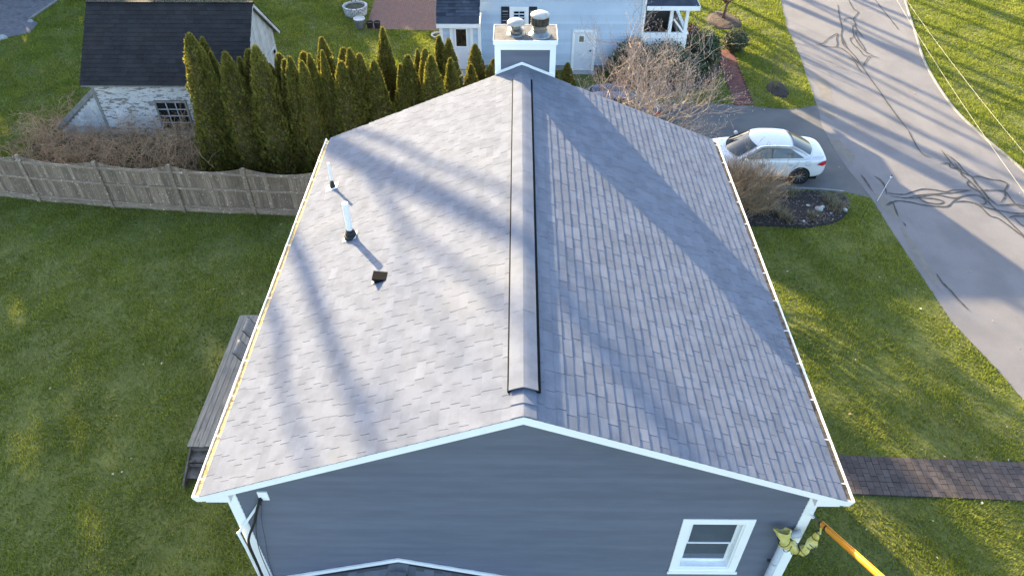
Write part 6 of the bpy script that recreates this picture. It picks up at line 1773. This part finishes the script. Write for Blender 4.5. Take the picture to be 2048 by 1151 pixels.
# ================================================================== SMALL THINGS
s1 = empty('marker_stake', (12.50, 21.2, 0)); tag(s1, 'thin white marker stake with a dark tip leaning at the driveway mouth', 'stake')
obj('rod', MB().tube([(12.50, 21.2, -0.02), (12.68, 21.25, 0.96)], 0.008, 6), 'whitepvc', s1)
obj('reflector', MB().lathe([(0.012, 0), (0.035, 0.01), (0.035, 0.05), (0.012, 0.06)], (12.68, 21.25, 0.94), 10), 'whitepvc', s1)
obj('tip', MB().lathe([(0.02, 0), (0.026, 0.02), (0.0, 0.045)], (12.685, 21.252, 1.0), 8), 'black', s1)
tag(obj('garden_rod', MB().tube([(11.43, 19.9, -0.02), (11.52, 19.95, 0.5), (11.60, 20.0, 0.85)], [0.006, 0.005, 0.003], 5), 'black'), 'thin dark rod standing in the lawn right of the mulch bed', 'rod')
s3 = empty('marker_stake', (13.2, 37.6, 0)); tag(s3, 'thin grey marker stake at the far lawn corner by the road', 'stake')
obj('rod', MB().tube([(13.2, 37.6, 0), (13.25, 37.65, 1.0)], 0.012, 6), 'wire', s3)
obj('tip', MB().lathe([(0.014, 0), (0.02, 0.03), (0.0, 0.06)], (13.25, 37.65, 0.99), 8), 'black', s3)

rp_ = empty('round_planter', (-8.45, 37.6, 0)); tag(rp_, 'round white stacked-stone planter at the edge of the brick patio', 'planter')
for lv in range(5):
    for k in range(17):
        a = (k + 0.5 * (lv % 2)) / 17 * 6.2832
        rr_ = 0.50 + 0.02 * lv
        c_ = Vector((-8.45 + rr_ * math.cos(a), 37.6 + rr_ * math.sin(a), 0.05 + lv * 0.092))
        tg = Vector((-math.sin(a), math.cos(a), 0))
        obj('stone_block', MB().bar(c_ - tg * 0.085, c_ + tg * 0.085, 0.10, 0.080), 'wicker', rp_)
obj('soil', MB().lathe([(0.47, 0.0), (0.50, 0.38), (0.0, 0.40)], (-8.45, 37.6, 0.0), 20), 'soil', rp_)
pt = empty('plant_pot', (-7.95, 35.9, 0)); tag(pt, 'grey flared plant pot on the lawn corner of the patio', 'pot')
obj('pot', MB().lathe([(0.20, 0), (0.26, 0.40), (0.275, 0.42), (0.275, 0.47), (0.24, 0.47), (0.235, 0.40), (0.0, 0.395)], (-7.95, 35.9, 0), 22), 'pot', pt)
obj('rim', MB().lathe([(0.283, 0.425), (0.283, 0.475), (0.235, 0.475), (0.235, 0.43)], (-7.95, 35.9, 0), 22), 'wicker', pt)
obj('soil', MB().lathe([(0.233, 0.40), (0.1, 0.425), (0.0, 0.43)], (-7.95, 35.9, 0), 14), 'soil', pt)
for i, (x, lab) in enumerate(((-7.45, 'small black plant pot next to the grey pot'), (-7.08, 'small black plant pot at the patio side of its twin'))):
    p_ = empty('plant_pot', (x, 35.85, 0)); tag(p_, lab, 'pot', 'black pots at the patio corner')
    obj('pot', MB().lathe([(0.13, 0), (0.17, 0.26), (0.18, 0.27), (0.18, 0.30), (0.155, 0.30), (0.15, 0.24), (0.0, 0.235)], (x, 35.85, 0.02), 18), 'potdark', p_)
    obj('soil', MB().lathe([(0.148, 0.24), (0.08, 0.26), (0.0, 0.262)], (x, 35.85, 0.02), 12), 'soil', p_)
lp_ = empty('plant_pot', (-3.95, 33.6, 0)); tag(lp_, 'low wide pale bowl pot beside the entry bay', 'pot')
obj('pot', MB().lathe([(0.15, 0), (0.30, 0.18), (0.33, 0.24), (0.33, 0.27), (0.29, 0.27), (0.27, 0.2), (0.0, 0.19)], (-3.95, 34.5, 0.0), 20), 'wicker', lp_)
obj('soil', MB().lathe([(0.268, 0.2), (0.1, 0.215), (0.0, 0.22)], (-3.95, 34.5, 0.0), 12), 'soil', lp_)
